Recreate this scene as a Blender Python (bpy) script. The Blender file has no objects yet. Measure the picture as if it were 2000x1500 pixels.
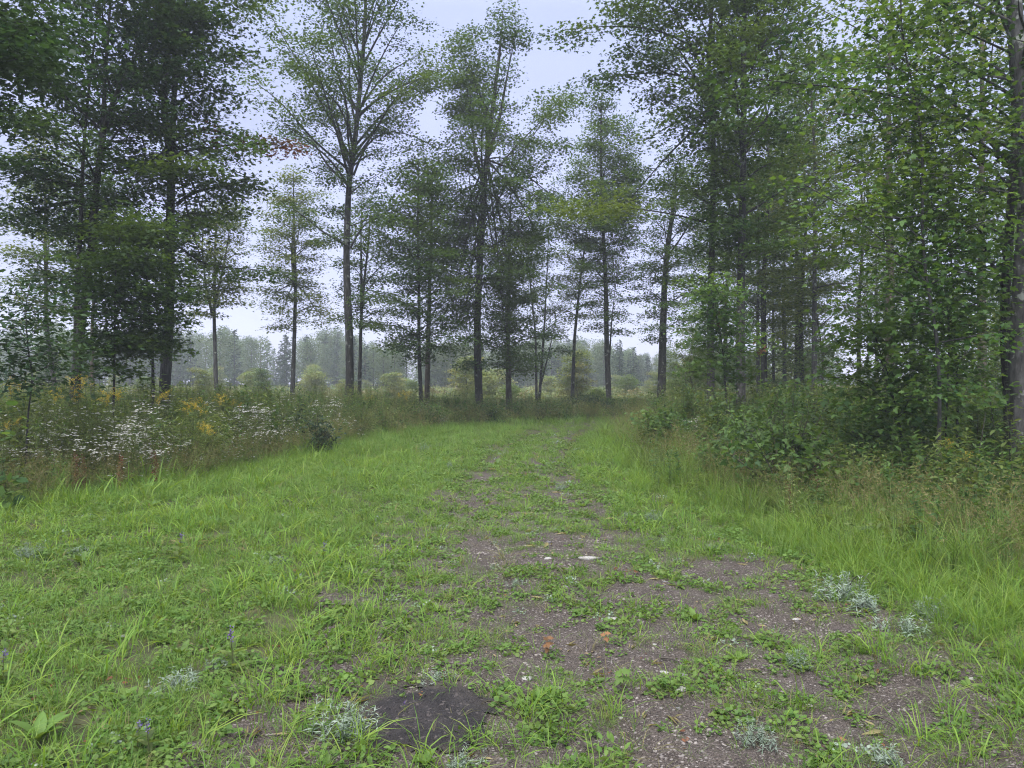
import bpy, math, random
import numpy as np
from mathutils import Vector, Matrix

# ------------------------------------------------------------------ camera, sky, sun, exposure
scene = bpy.context.scene
COL = scene.collection
EYE, FPX, HOR = 1.6, 1444.0, 745.0          # eye height, focal length and horizon row of the 2000 px photograph
cam_d = bpy.data.cameras.new('camera')
cam = bpy.data.objects.new('camera', cam_d)
COL.objects.link(cam)
cam_d.sensor_width = 36.0
cam_d.lens = 26.0
cam_d.clip_start = 0.05
cam_d.clip_end = 2000
cam.location = (0, 0, EYE)
cam.rotation_euler = (math.radians(90.0 - 0.2), 0, 0)
scene.camera = cam

SUN_EL, SUN_AZ = math.radians(56), math.radians(200)
world = bpy.data.worlds.new('World')
scene.world = world
world.use_nodes = True
wn, wl = world.node_tree.nodes, world.node_tree.links
wn.clear()
w_out = wn.new('ShaderNodeOutputWorld')
w_bg = wn.new('ShaderNodeBackground')
w_bg.inputs['Strength'].default_value = 0.1
w_sky = wn.new('ShaderNodeTexSky')
w_sky.sky_type = 'NISHITA'
w_sky.sun_disc = False
w_sky.sun_elevation = SUN_EL
w_sky.sun_rotation = SUN_AZ
w_tc = wn.new('ShaderNodeTexCoord')
w_sep = wn.new('ShaderNodeSeparateXYZ')
wl.new(w_tc.outputs['Generated'], w_sep.inputs[0])
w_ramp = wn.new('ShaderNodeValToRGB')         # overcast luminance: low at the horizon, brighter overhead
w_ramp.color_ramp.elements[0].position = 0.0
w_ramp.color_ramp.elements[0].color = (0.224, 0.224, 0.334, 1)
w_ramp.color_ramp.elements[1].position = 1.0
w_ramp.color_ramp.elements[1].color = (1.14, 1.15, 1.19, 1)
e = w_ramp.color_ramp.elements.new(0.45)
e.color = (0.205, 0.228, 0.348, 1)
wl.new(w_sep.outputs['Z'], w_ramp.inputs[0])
w_noise = wn.new('ShaderNodeTexNoise')
w_noise.inputs['Scale'].default_value = 2.2
w_noise.inputs['Detail'].default_value = 3
w_map = wn.new('ShaderNodeMapping')
w_map.inputs['Scale'].default_value = (1, 1, 2.5)
wl.new(w_tc.outputs['Generated'], w_map.inputs[0])
wl.new(w_map.outputs[0], w_noise.inputs['Vector'])
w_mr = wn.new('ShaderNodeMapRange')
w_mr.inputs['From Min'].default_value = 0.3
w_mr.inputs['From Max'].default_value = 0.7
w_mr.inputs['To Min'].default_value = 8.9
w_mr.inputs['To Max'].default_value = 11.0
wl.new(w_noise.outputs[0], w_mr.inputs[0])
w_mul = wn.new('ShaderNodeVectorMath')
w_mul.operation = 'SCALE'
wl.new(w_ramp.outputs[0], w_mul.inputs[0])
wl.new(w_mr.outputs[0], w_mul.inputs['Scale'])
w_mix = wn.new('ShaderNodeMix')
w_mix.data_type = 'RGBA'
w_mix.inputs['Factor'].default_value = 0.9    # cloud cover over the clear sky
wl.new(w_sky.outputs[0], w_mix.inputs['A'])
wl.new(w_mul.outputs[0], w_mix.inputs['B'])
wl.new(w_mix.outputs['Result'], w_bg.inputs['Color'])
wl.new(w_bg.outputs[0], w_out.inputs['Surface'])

sun_d = bpy.data.lights.new('sun', 'SUN')
sun_d.energy = 1.5
sun_d.angle = math.radians(35)
sun_d.color = (1.0, 0.96, 0.88)
sun = bpy.data.objects.new('sun', sun_d)
COL.objects.link(sun)
sun.location = (0, 0, 40)
d = Vector((math.sin(SUN_AZ) * math.cos(SUN_EL), math.cos(SUN_AZ) * math.cos(SUN_EL), math.sin(SUN_EL)))
sun.rotation_euler = (-d).to_track_quat('-Z', 'Y').to_euler()

vs = scene.view_settings
vs.view_transform = 'Standard'
vs.look = 'None'
vs.exposure = 1.7
vs.gamma = 1.0
vs.use_curve_mapping = False
scene.render.engine = 'CYCLES'
cy = scene.cycles
cy.max_bounces = 6
cy.diffuse_bounces = 3
cy.glossy_bounces = 2
cy.transmission_bounces = 4
cy.transparent_max_bounces = 4
cy.volume_bounces = 1
cy.caustics_reflective = False
cy.caustics_refractive = False
cy.use_denoising = True
cy.filter_width = 1.15

# ------------------------------------------------------------------ noise and ground shape
def vnoise(x, y, s, seed=0):
    """smooth value noise in 0..1"""
    x = np.asarray(x, float) / s + 1000.0
    y = np.asarray(y, float) / s + 1000.0
    xi, yi = np.floor(x).astype(np.int64), np.floor(y).astype(np.int64)
    fx, fy = x - xi, y - yi
    fx, fy = fx * fx * (3 - 2 * fx), fy * fy * (3 - 2 * fy)
    def h(a, b):
        n = (a * 374761393 + b * 668265263 + seed * 1442695041) & 0xFFFFFFFF
        n = ((n ^ (n >> 13)) * 1274126177) & 0xFFFFFFFF
        return ((n ^ (n >> 16)) & 0xFFFF) / 65535.0
    return ((h(xi, yi) * (1 - fx) + h(xi + 1, yi) * fx) * (1 - fy)
            + (h(xi, yi + 1) * (1 - fx) + h(xi + 1, yi + 1) * fx) * fy)

def sstep(a, b, v):
    t = np.clip((np.asarray(v, float) - a) / (b - a), 0, 1)
    return t * t * (3 - 2 * t)

def left_edge(y):     # where the mown clearing ends and the tall weeds begin
    return np.interp(y, [0, 6, 9, 10.7, 14.4, 20, 25.7, 28, 30, 31.5, 33], [-8.5, -7.5, -6.3, -5.3, -4.4, -4.0, -1.7, 0.6, 3.0, 6.0, 14])

def right_edge(y):
    return np.interp(y, [0, 4, 6.3, 8.7, 11.3, 17, 23, 26, 28, 29, 30], [4.4, 4.0, 3.75, 3.25, 2.85, 2.8, 3.3, 4.2, 6.3, 9.0, 14])

def track_c(y):
    return np.interp(y, [0, 3, 5, 7.6, 11, 17, 24, 29, 33], [1.35, 1.2, 0.95, 0.25, 0.05, 0.4, 1.6, 4.0, 9])

def track_w(y):
    return np.interp(y, [0, 3, 5, 7.6, 11, 17, 30], [2.3, 2.1, 1.75, 1.35, 0.9, 0.6, 0.5])

def bare(x, y):
    """how bare the track is, 0 covered .. 1 bare soil"""
    a = np.abs(x - track_c(y)) / track_w(y)
    core = 1 - sstep(0.45, 1.15, a + 0.5 * (vnoise(x, y, 0.9, 3) - 0.5))
    patch = sstep(0.45, 0.60, 0.6 * vnoise(x, y, 0.55, 5) + 0.4 * vnoise(x, y, 0.22, 6))
    far = np.interp(y, [6, 9, 12, 18], [1, 0.7, 0.25, 0.06])
    mud = 1 - sstep(0.45, 0.9, np.hypot((x + 0.42 + 0.1 * (y - 3.5)) / 0.42, (y - 3.52) / 0.44) + 0.5 * (vnoise(x, y, 0.2, 9) - 0.5))
    return np.maximum(core * (0.02 + 0.82 * patch) * far, mud)

def gz(x, y):
    x = np.asarray(x, float)
    y = np.asarray(y, float)
    h = 0.10 * (vnoise(x, y, 5.0, 1) - 0.5) + 0.05 * (vnoise(x, y, 1.3, 2) - 0.5)
    h = h - 0.045 * np.exp(-((np.abs(x - track_c(y)) - 0.75) / 0.28) ** 2) * sstep(36, 20, y)
    side = np.maximum(left_edge(y) - x, x - right_edge(y))
    h = h + 0.12 * sstep(0, 3, side)
    h = h + 0.5 * sstep(60, 200, np.hypot(x, y)) * (vnoise(x, y, 40, 4) - 0.3)
    return h

G0 = float(gz(0, 0))

def at(px, py, D):
    """point of the photograph's pixel grid at distance D as a place in the world"""
    return np.array([(px - 1000.0) / FPX * D, D, EYE + (HOR - py) / FPX * D])

def ground_at(px, D):
    x = (px - 1000.0) / FPX * D
    return np.array([x, D, float(gz(x, D))])

# ------------------------------------------------------------------ materials
def new_mat(name):
    m = bpy.data.materials.new(name)
    m.use_nodes = True
    n, l = m.node_tree.nodes, m.node_tree.links
    n.clear()
    return m, n, l, n.new('ShaderNodeOutputMaterial')

def rgb(c):
    return (c[0], c[1], c[2], 1)

def leaf_mat(name, c1, c2, c3=None, trans=0.35, rough=0.5, spec=0.22, tcol=None, nscale=0.5):
    m, n, l, out = new_mat(name)
    geo = n.new('ShaderNodeNewGeometry')
    ramp = n.new('ShaderNodeValToRGB')
    ramp.color_ramp.elements[0].color = rgb(c1)
    ramp.color_ramp.elements[1].color = rgb(c2)
    l.new(geo.outputs['Random Per Island'], ramp.inputs[0])
    col = ramp.outputs[0]
    if c3 is not None:
        tc = n.new('ShaderNodeTexCoord')
        nz = n.new('ShaderNodeTexNoise')
        nz.inputs['Scale'].default_value = nscale
        nz.inputs['Detail'].default_value = 2
        l.new(tc.outputs['Object'], nz.inputs['Vector'])
        mr = n.new('ShaderNodeMapRange')
        mr.inputs['From Min'].default_value = 0.42
        mr.inputs['From Max'].default_value = 0.68
        l.new(nz.outputs[0], mr.inputs[0])
        mx = n.new('ShaderNodeMix')
        mx.data_type = 'RGBA'
        l.new(mr.outputs[0], mx.inputs['Factor'])
        l.new(col, mx.inputs['A'])
        mx.inputs['B'].default_value = rgb(c3)
        col = mx.outputs['Result']
    oi = n.new('ShaderNodeObjectInfo')
    hs = n.new('ShaderNodeHueSaturation')
    mr2 = n.new('ShaderNodeMapRange')
    mr2.inputs['To Min'].default_value = 0.82
    mr2.inputs['To Max'].default_value = 1.18
    l.new(oi.outputs['Random'], mr2.inputs[0])
    l.new(mr2.outputs[0], hs.inputs['Value'])
    l.new(col, hs.inputs['Color'])
    col = hs.outputs[0]
    p = n.new('ShaderNodeBsdfPrincipled')
    p.inputs['Roughness'].default_value = rough
    p.inputs['Specular IOR Level'].default_value = spec
    l.new(col, p.inputs['Base Color'])
    if trans > 0:
        t = n.new('ShaderNodeBsdfTranslucent')
        g = n.new('ShaderNodeMix')
        g.data_type = 'RGBA'
        g.blend_type = 'MULTIPLY'
        g.inputs['Factor'].default_value = 1.0
        l.new(col, g.inputs['A'])
        g.inputs['B'].default_value = rgb(tcol or (1.7, 1.55, 0.7))
        l.new(g.outputs['Result'], t.inputs['Color'])
        ms = n.new('ShaderNodeMixShader')
        ms.inputs[0].default_value = trans
        l.new(p.outputs[0], ms.inputs[1])
        l.new(t.outputs[0], ms.inputs[2])
        l.new(ms.outputs[0], out.inputs['Surface'])
    else:
        l.new(p.outputs[0], out.inputs['Surface'])
    return m

def noise_mat(name, stops, scale, rough=0.85, bump=0.3, bump_scale=None, stretch=(1, 1, 1), detail=6, spot=None, dist=0.01, spec=0.3):
    m, n, l, out = new_mat(name)
    tc = n.new('ShaderNodeTexCoord')
    mp = n.new('ShaderNodeMapping')
    mp.inputs['Scale'].default_value = stretch
    l.new(tc.outputs['Object'], mp.inputs[0])
    nz = n.new('ShaderNodeTexNoise')
    nz.inputs['Scale'].default_value = scale
    nz.inputs['Detail'].default_value = detail
    nz.inputs['Roughness'].default_value = 0.65
    l.new(mp.outputs[0], nz.inputs['Vector'])
    ramp = n.new('ShaderNodeValToRGB')
    els = ramp.color_ramp.elements
    els[0].position, els[0].color = stops[0][0], rgb(stops[0][1])
    els[1].position, els[1].color = stops[-1][0], rgb(stops[-1][1])
    for pos, c in stops[1:-1]:
        k = els.new(pos)
        k.color = rgb(c)
    l.new(nz.outputs[0], ramp.inputs[0])
    col = ramp.outputs[0]
    if spot:
        sc, thr, c = spot
        n2 = n.new('ShaderNodeTexNoise')
        n2.inputs['Scale'].default_value = sc
        n2.inputs['Detail'].default_value = 4
        l.new(tc.outputs['Object'], n2.inputs['Vector'])
        mr = n.new('ShaderNodeMapRange')
        mr.inputs['From Min'].default_value = thr
        mr.inputs['From Max'].default_value = thr + 0.07
        l.new(n2.outputs[0], mr.inputs[0])
        mx = n.new('ShaderNodeMix')
        mx.data_type = 'RGBA'
        l.new(mr.outputs[0], mx.inputs['Factor'])
        l.new(col, mx.inputs['A'])
        mx.inputs['B'].default_value = rgb(c)
        col = mx.outputs['Result']
    p = n.new('ShaderNodeBsdfPrincipled')
    p.inputs['Roughness'].default_value = rough
    p.inputs['Specular IOR Level'].default_value = spec
    l.new(col, p.inputs['Base Color'])
    nb = n.new('ShaderNodeTexNoise')
    nb.inputs['Scale'].default_value = bump_scale or scale * 2
    nb.inputs['Detail'].default_value = 5
    l.new(mp.outputs[0], nb.inputs['Vector'])
    b = n.new('ShaderNodeBump')
    b.inputs['Strength'].default_value = bump
    b.inputs['Distance'].default_value = dist
    l.new(nb.outputs[0], b.inputs['Height'])
    l.new(b.outputs[0], p.inputs['Normal'])
    l.new(p.outputs[0], out.inputs['Surface'])
    return m

M = {}
M['maple'] = leaf_mat('maple_leaf', (0.015, 0.042, 0.018), (0.066, 0.125, 0.034), (0.074, 0.122, 0.026), trans=0.42)
M['maple_dark'] = leaf_mat('dark_maple_leaf', (0.011, 0.034, 0.019), (0.044, 0.092, 0.032), (0.048, 0.090, 0.028), trans=0.33)
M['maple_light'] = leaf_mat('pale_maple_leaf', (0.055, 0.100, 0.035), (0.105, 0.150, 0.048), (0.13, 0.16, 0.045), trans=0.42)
M['maple_yellow'] = leaf_mat('yellowing_maple_leaf', (0.055, 0.105, 0.022), (0.100, 0.155, 0.030), (0.11, 0.16, 0.032), trans=0.45)
M['maple_red'] = leaf_mat('reddening_maple_leaf', (0.11, 0.045, 0.022), (0.18, 0.085, 0.035), (0.06, 0.09, 0.03), trans=0.35, tcol=(1.4, 0.9, 0.6))
M['understory'] = leaf_mat('understory_leaf', (0.026, 0.075, 0.024), (0.098, 0.175, 0.046), (0.105, 0.165, 0.036), trans=0.43)
M['weed'] = leaf_mat('weed_leaf', (0.040, 0.080, 0.024), (0.145, 0.195, 0.055), (0.135, 0.175, 0.050), trans=0.4, nscale=1.2)
M['shrub_dark'] = leaf_mat('dark_shrub_leaf', (0.016, 0.040, 0.020), (0.035, 0.068, 0.030), trans=0.2)
M['conifer'] = leaf_mat('conifer_needle', (0.022, 0.046, 0.026), (0.045, 0.078, 0.040), trans=0.15, rough=0.6)
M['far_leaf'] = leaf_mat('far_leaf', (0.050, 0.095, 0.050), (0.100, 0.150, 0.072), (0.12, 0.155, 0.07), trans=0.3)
M['regen'] = leaf_mat('regrowth_leaf', (0.095, 0.150, 0.055), (0.20, 0.240, 0.090), (0.24, 0.23, 0.10), trans=0.35)
M['grass'] = leaf_mat('grass_blade', (0.068, 0.155, 0.028), (0.150, 0.262, 0.052), (0.22, 0.275, 0.075), trans=0.4, rough=0.5, nscale=2)
M['grass_bright'] = leaf_mat('bright_grass_blade', (0.082, 0.185, 0.026), (0.175, 0.290, 0.046), (0.23, 0.29, 0.06), trans=0.42, rough=0.5, nscale=2)
M['grass_tan'] = leaf_mat('dry_grass_blade', (0.12, 0.11, 0.045), (0.24, 0.205, 0.105), (0.11, 0.125, 0.04), trans=0.25, rough=0.7, nscale=3)
M['cover'] = leaf_mat('ground_cover_leaf', (0.060, 0.130, 0.025), (0.12, 0.205, 0.045), (0.155, 0.21, 0.055), trans=0.35, nscale=2)
M['silver'] = leaf_mat('silver_leaf', (0.16, 0.21, 0.165), (0.28, 0.335, 0.275), (0.13, 0.19, 0.11), trans=0.15, rough=0.8, tcol=(1, 1, 1), nscale=4)
M['fern'] = leaf_mat('fern_leaf', (0.07, 0.115, 0.020), (0.12, 0.165, 0.030), (0.17, 0.16, 0.03), trans=0.4)
M['white'] = leaf_mat('white_petal', (0.62, 0.62, 0.58), (0.80, 0.80, 0.76), trans=0.2, rough=0.8, tcol=(1, 1, 1))
M['yellow'] = leaf_mat('goldenrod_flower', (0.34, 0.25, 0.03), (0.50, 0.39, 0.05), trans=0.2, rough=0.8, tcol=(1, 1, 1))
M['purple'] = leaf_mat('purple_petal', (0.12, 0.06, 0.30), (0.22, 0.12, 0.42), trans=0.2, rough=0.8, tcol=(1, 1, 1))
M['brown_leaf'] = leaf_mat('withered_leaf', (0.075, 0.030, 0.018), (0.16, 0.070, 0.035), trans=0.15, rough=0.8, tcol=(1, 1, 1))
M['orange_leaf'] = leaf_mat('orange_leaf', (0.15, 0.070, 0.035), (0.24, 0.13, 0.055), trans=0.25, rough=0.6, tcol=(1, 1, 1))
M['dock'] = leaf_mat('dry_seed_head', (0.09, 0.035, 0.018), (0.17, 0.075, 0.04), trans=0.1, rough=0.8, tcol=(1, 1, 1))
M['bark'] = noise_mat('grey_bark', [(0.3, (0.010, 0.010, 0.010)), (0.5, (0.030, 0.029, 0.028)), (0.72, (0.075, 0.073, 0.070))], 16,
                      rough=0.9, bump=0.9, bump_scale=20, stretch=(1, 1, 0.22), dist=0.03, spot=(5.5, 0.60, (0.15, 0.165, 0.145)))
M['bark_brown'] = noise_mat('brown_bark', [(0.3, (0.035, 0.028, 0.022)), (0.5, (0.085, 0.070, 0.055)), (0.72, (0.16, 0.14, 0.115))], 15,
                            rough=0.9, bump=0.8, bump_scale=20, stretch=(1, 1, 0.2), dist=0.03, spot=(5, 0.64, (0.2, 0.21, 0.17)))
M['bark_pale'] = noise_mat('pale_bark', [(0.3, (0.018, 0.018, 0.018)), (0.5, (0.055, 0.054, 0.053)), (0.72, (0.115, 0.115, 0.112))], 13,
                           rough=0.9, bump=0.8, bump_scale=20, stretch=(1, 1, 0.3), dist=0.03, spot=(6, 0.6, (0.24, 0.26, 0.23)))
M['twig'] = noise_mat('twig_bark', [(0.3, (0.028, 0.024, 0.020)), (0.7, (0.075, 0.066, 0.056))], 30, rough=0.9, bump=0.2)
M['stem'] = noise_mat('green_stem', [(0.3, (0.05, 0.065, 0.022)), (0.7, (0.11, 0.12, 0.045))], 20, rough=0.8, bump=0.1)
M['stem_dry'] = noise_mat('dry_stem', [(0.3, (0.11, 0.075, 0.04)), (0.7, (0.22, 0.17, 0.10))], 20, rough=0.9, bump=0.1)
M['ground'] = noise_mat('thatch_ground', [(0.3, (0.028, 0.030, 0.014)), (0.5, (0.050, 0.055, 0.024)), (0.7, (0.075, 0.066, 0.040))], 6,
                        rough=0.95, bump=0.6, bump_scale=40, detail=9, dist=0.03)
def soil_mat(name, stops, grit):
    m = noise_mat(name, stops, 5, rough=0.9, bump=1.0, bump_scale=60, detail=12, dist=0.03)
    n, l = m.node_tree.nodes, m.node_tree.links
    p = [x for x in n if x.type == 'BSDF_PRINCIPLED'][0]
    tc = [x for x in n if x.type == 'TEX_COORD'][0]
    col = p.inputs['Base Color'].links[0].from_socket
    for sc, thr, cs in grit:
        v = n.new('ShaderNodeTexVoronoi')
        v.inputs['Scale'].default_value = sc
        l.new(tc.outputs['Object'], v.inputs['Vector'])
        sp = n.new('ShaderNodeSeparateColor')
        l.new(v.outputs['Color'], sp.inputs[0])
        r = n.new('ShaderNodeValToRGB')
        r.color_ramp.interpolation = 'CONSTANT'
        r.color_ramp.elements[0].color = rgb(cs[0])
        r.color_ramp.elements[1].position = 0.35
        r.color_ramp.elements[1].color = rgb(cs[1])
        k = r.color_ramp.elements.new(0.7)
        k.color = rgb(cs[2])
        l.new(sp.outputs[1], r.inputs[0])
        g = n.new('ShaderNodeMath')
        g.operation = 'GREATER_THAN'
        g.inputs[1].default_value = thr
        l.new(sp.outputs[0], g.inputs[0])
        mx = n.new('ShaderNodeMix')
        mx.data_type = 'RGBA'
        l.new(g.outputs[0], mx.inputs['Factor'])
        l.new(col, mx.inputs['A'])
        l.new(r.outputs[0], mx.inputs['B'])
        col = mx.outputs['Result']
    l.new(col, p.inputs['Base Color'])
    return m
M['soil'] = soil_mat('gravelly_soil', [(0.28, (0.026, 0.021, 0.017)), (0.5, (0.060, 0.050, 0.041)), (0.72, (0.108, 0.092, 0.078))],
                     [(170, 0.55, [(0.026, 0.020, 0.018), (0.075, 0.058, 0.052), (0.14, 0.118, 0.108)]), (85, 0.86, [(0.04, 0.032, 0.03), (0.085, 0.07, 0.065), (0.20, 0.18, 0.17)])])
M['mud'] = soil_mat('damp_mud', [(0.3, (0.014, 0.013, 0.014)), (0.55, (0.026, 0.023, 0.024)), (0.75, (0.055, 0.048, 0.046))], [(80, 0.8, [(0.012, 0.011, 0.012), (0.03, 0.027, 0.027), (0.07, 0.06, 0.058)])])
def fade_mud(m):
    n, l = m.node_tree.nodes, m.node_tree.links
    p = [x for x in n if x.type == 'BSDF_PRINCIPLED'][0]
    tc = [x for x in n if x.type == 'TEX_COORD'][0]
    col = p.inputs['Base Color'].links[0].from_socket
    mp = n.new('ShaderNodeMapping')
    mp.inputs['Location'].default_value = (1.0, -8.38, 0)
    mp.inputs['Scale'].default_value = (2.5, 2.38, 0)
    l.new(tc.outputs['Object'], mp.inputs[0])
    ln = n.new('ShaderNodeVectorMath'); ln.operation = 'LENGTH'
    l.new(mp.outputs[0], ln.inputs[0])
    nz = n.new('ShaderNodeTexNoise'); nz.inputs['Scale'].default_value = 9; nz.inputs['Detail'].default_value = 6
    l.new(tc.outputs['Object'], nz.inputs['Vector'])
    ad = n.new('ShaderNodeMath'); ad.operation = 'ADD'
    l.new(ln.outputs['Value'], ad.inputs[0]); l.new(nz.outputs[0], ad.inputs[1])
    mr = n.new('ShaderNodeMapRange'); mr.inputs['From Min'].default_value = 1.15; mr.inputs['From Max'].default_value = 1.60
    l.new(ad.outputs[0], mr.inputs[0])
    mx = n.new('ShaderNodeMix'); mx.data_type = 'RGBA'
    l.new(mr.outputs[0], mx.inputs['Factor'])
    l.new(col, mx.inputs['A']); mx.inputs['B'].default_value = (0.058, 0.049, 0.041, 1)
    l.new(mx.outputs['Result'], p.inputs['Base Color'])
fade_mud(M['mud'])
M['stone'] = noise_mat('pale_stone', [(0.3, (0.17, 0.165, 0.16)), (0.55, (0.30, 0.295, 0.28)), (0.75, (0.42, 0.41, 0.39))], 14, rough=0.85, bump=0.4, dist=0.006)
M['stone_grey'] = noise_mat('grey_stone', [(0.3, (0.09, 0.085, 0.09)), (0.55, (0.16, 0.155, 0.16)), (0.75, (0.25, 0.24, 0.24))], 16, rough=0.85, bump=0.4, dist=0.006)
M['pebble'] = leaf_mat('pebble', (0.06, 0.045, 0.042), (0.34, 0.31, 0.29), trans=0, rough=0.85)

# ------------------------------------------------------------------ mesh tools
def mk_mesh(name, parts, mats, smooth=False):
    """parts: list of (V, T, material index) triangle soups -> one mesh"""
    parts = [p for p in parts if len(p[0])]
    Vs, Ts, Ms, off = [], [], [], 0
    for V, T, mi in parts:
        Vs.append(V)
        Ts.append(T + off)
        Ms.append(np.full(len(T), mi, np.int32))
        off += len(V)
    V = np.concatenate(Vs).astype(np.float32)
    T = np.concatenate(Ts).astype(np.int32)
    mi = np.concatenate(Ms)
    me = bpy.data.meshes.new(name)
    me.vertices.add(len(V))
    me.vertices.foreach_set('co', V.ravel())
    me.loops.add(len(T) * 3)
    me.loops.foreach_set('vertex_index', T.ravel())
    me.polygons.add(len(T))
    me.polygons.foreach_set('loop_start', np.arange(0, len(T) * 3, 3, dtype=np.int32))
    me.polygons.foreach_set('material_index', mi)
    if smooth:
        me.polygons.foreach_set('use_smooth', np.ones(len(T), bool))
    for m in mats:
        me.materials.append(M[m])
    me.update(calc_edges=True)
    return me

def link(o, parent=None):
    COL.objects.link(o)
    if parent is not None:
        o.parent = parent
    return o

def obj(name, me, parent=None, loc=None):
    o = bpy.data.objects.new(name, me)
    if loc is not None:
        o.location = loc
    return link(o, parent)

def tag(o, label=None, cat=None, group=None, kind=None):
    if label: o['label'] = label
    if cat: o['category'] = cat
    if group: o['group'] = group
    if kind: o['kind'] = kind
    return o

def empty(name, loc, label, cat, group=None):
    o = bpy.data.objects.new(name, None)
    o.empty_display_size = 0.2
    o.location = loc
    link(o)
    return tag(o, label, cat, group)

def copy_tree(o, loc=None, rz=0.0, s=1.0, label=None, group=None):
    c = o.copy()
    COL.objects.link(c)
    c.location = loc
    c.rotation_euler = (0, 0, rz)
    c.scale = (s, s, s)
    if label: c['label'] = label
    if group: c['group'] = group
    for ch in o.children:
        d = ch.copy()
        COL.objects.link(d)
        d.parent = c
        for g in ch.children:
            f = g.copy()
            COL.objects.link(f)
            f.parent = d
    return c

def norm(v):
    return v / np.maximum(np.linalg.norm(v, axis=-1, keepdims=True), 1e-9)

def tube(pts, rad, sides=5, cap=True, wob=0.0, rng=None):
    pts = np.asarray(pts, float)
    rad = np.asarray(rad, float)
    n = len(pts)
    tan = norm(np.gradient(pts, axis=0))
    ref = np.array([0, 1.0, 0]) if abs(tan[0][1]) < 0.8 else np.array([1.0, 0, 0])
    u = norm(np.cross(tan, ref))
    v = np.cross(tan, u)
    a = np.linspace(0, 2 * np.pi, sides, endpoint=False)
    rr = rad[:, None]
    if wob and rng is not None:
        rr = rr * (1 + wob * rng.normal(size=(n, sides)))
    V = pts[:, None, :] + rr[..., None] * (np.cos(a)[None, :, None] * u[:, None, :] + np.sin(a)[None, :, None] * v[:, None, :])
    V = V.reshape(-1, 3)
    i = np.arange(n - 1)[:, None] * sides
    j = np.arange(sides)[None, :]
    k = (j + 1) % sides
    A, B, C_, D_ = i + j, i + k, i + sides + k, i + sides + j
    T = np.concatenate([np.stack([A, B, C_], -1).reshape(-1, 3), np.stack([A, C_, D_], -1).reshape(-1, 3)])
    if cap:
        V = np.vstack([V, pts[-1] + tan[-1] * rad[-1]])
        t = len(V) - 1
        e0 = (n - 1) * sides
        jj = np.arange(sides)
        T = np.vstack([T, np.stack([e0 + jj, e0 + (jj + 1) % sides, np.full(sides, t)], -1)])
    return V, T

def merge(lst):
    Vs, Ts, off = [], [], 0
    for V, T in lst:
        Vs.append(V)
        Ts.append(T + off)
        off += len(V)
    if not Vs:
        return np.zeros((0, 3)), np.zeros((0, 3), int)
    return np.concatenate(Vs), np.concatenate(Ts)

# leaf outlines: x across, y along the leaf, z along its normal
LEAF = {
    'kite': (np.array([[0, 0, 0], [-0.42, 0.48, 0.07], [0, 1, -0.06], [0.42, 0.48, 0.07]]), np.array([[0, 2, 1], [0, 3, 2]])),
    'lobe': (np.array([[0, 0, 0], [-0.55, 0.42, 0.06], [-0.20, 0.55, 0.03], [0, 1, -0.08], [0.20, 0.55, 0.03], [0.55, 0.42, 0.06]]),
             np.array([[0, 2, 1], [0, 3, 2], [0, 4, 3], [0, 5, 4]])),
    'maple': (np.array([[0, 0, 0], [-0.36, 0.05, 0.12], [-0.25, 0.24, 0.08], [-0.52, 0.50, 0.02], [-0.21, 0.52, 0.06], [-0.20, 0.74, -0.02], [0, 0.97, -0.24],
                        [0.20, 0.75, -0.02], [0.22, 0.52, 0.06], [0.53, 0.52, 0.10], [0.25, 0.24, 0.08], [0.37, 0.05, 0.10]]),
              np.array([[0, 2, 1], [0, 4, 2], [2, 4, 3], [0, 8, 4], [4, 8, 6], [4, 6, 5], [8, 7, 6], [0, 10, 8], [8, 10, 9], [0, 11, 10]])),
    'oval': (np.array([[0, 0, 0], [-0.22, 0.28, 0.05], [-0.20, 0.65, 0.03], [0, 1, -0.1], [0.20, 0.65, 0.03], [0.22, 0.28, 0.05]]),
             np.array([[0, 2, 1], [0, 3, 2], [0, 4, 3], [0, 5, 4]])),
    'broad': (np.array([[0, 0, 0], [-0.05, 0.12, 0.03], [-0.17, 0.35, 0.07], [-0.18, 0.6, 0.03], [-0.10, 0.85, -0.08], [0, 1, -0.20], [0.10, 0.85, -0.08], [0.18, 0.6, 0.03], [0.17, 0.35, 0.07], [0.05, 0.12, 0.03],
                        [0, 0.35, 0.02], [0, 0.6, -0.03], [0, 0.85, -0.13]]),
              np.array([[0, 10, 1], [1, 10, 2], [2, 10, 11], [2, 11, 3], [3, 11, 12], [3, 12, 4], [4, 12, 5], [0, 9, 10], [9, 8, 10], [8, 11, 10], [8, 7, 11], [7, 12, 11], [7, 6, 12], [6, 5, 12]])),
    'lance': (np.array([[0, 0, 0], [-0.09, 0.35, 0.02], [0, 1, -0.12], [0.09, 0.35, 0.02]]), np.array([[0, 2, 1], [0, 3, 2]])),
    'round': (np.array([[0, 0, 0], [-0.38, 0.22, 0.04], [-0.42, 0.62, 0.05], [0, 1, 0], [0.42, 0.62, 0.05], [0.38, 0.22, 0.04]]),
              np.array([[0, 2, 1], [0, 3, 2], [0, 4, 3], [0, 5, 4]])),
}

def leaves(P, N, H, S, shape):
    """P places, N normals, H headings, S sizes"""
    tv, tt = LEAF[shape]
    N = norm(N)
    H = norm(H - N * np.sum(H * N, -1, keepdims=True))
    X = np.cross(H, N)
    V = P[:, None, :] + S[:, None, None] * (tv[None, :, 0:1] * X[:, None, :] + tv[None, :, 1:2] * H[:, None, :] + tv[None, :, 2:3] * N[:, None, :])
    T = tt[None] + (np.arange(len(P)) * len(tv))[:, None, None]
    return V.reshape(-1, 3), T.reshape(-1, 3)

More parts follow.
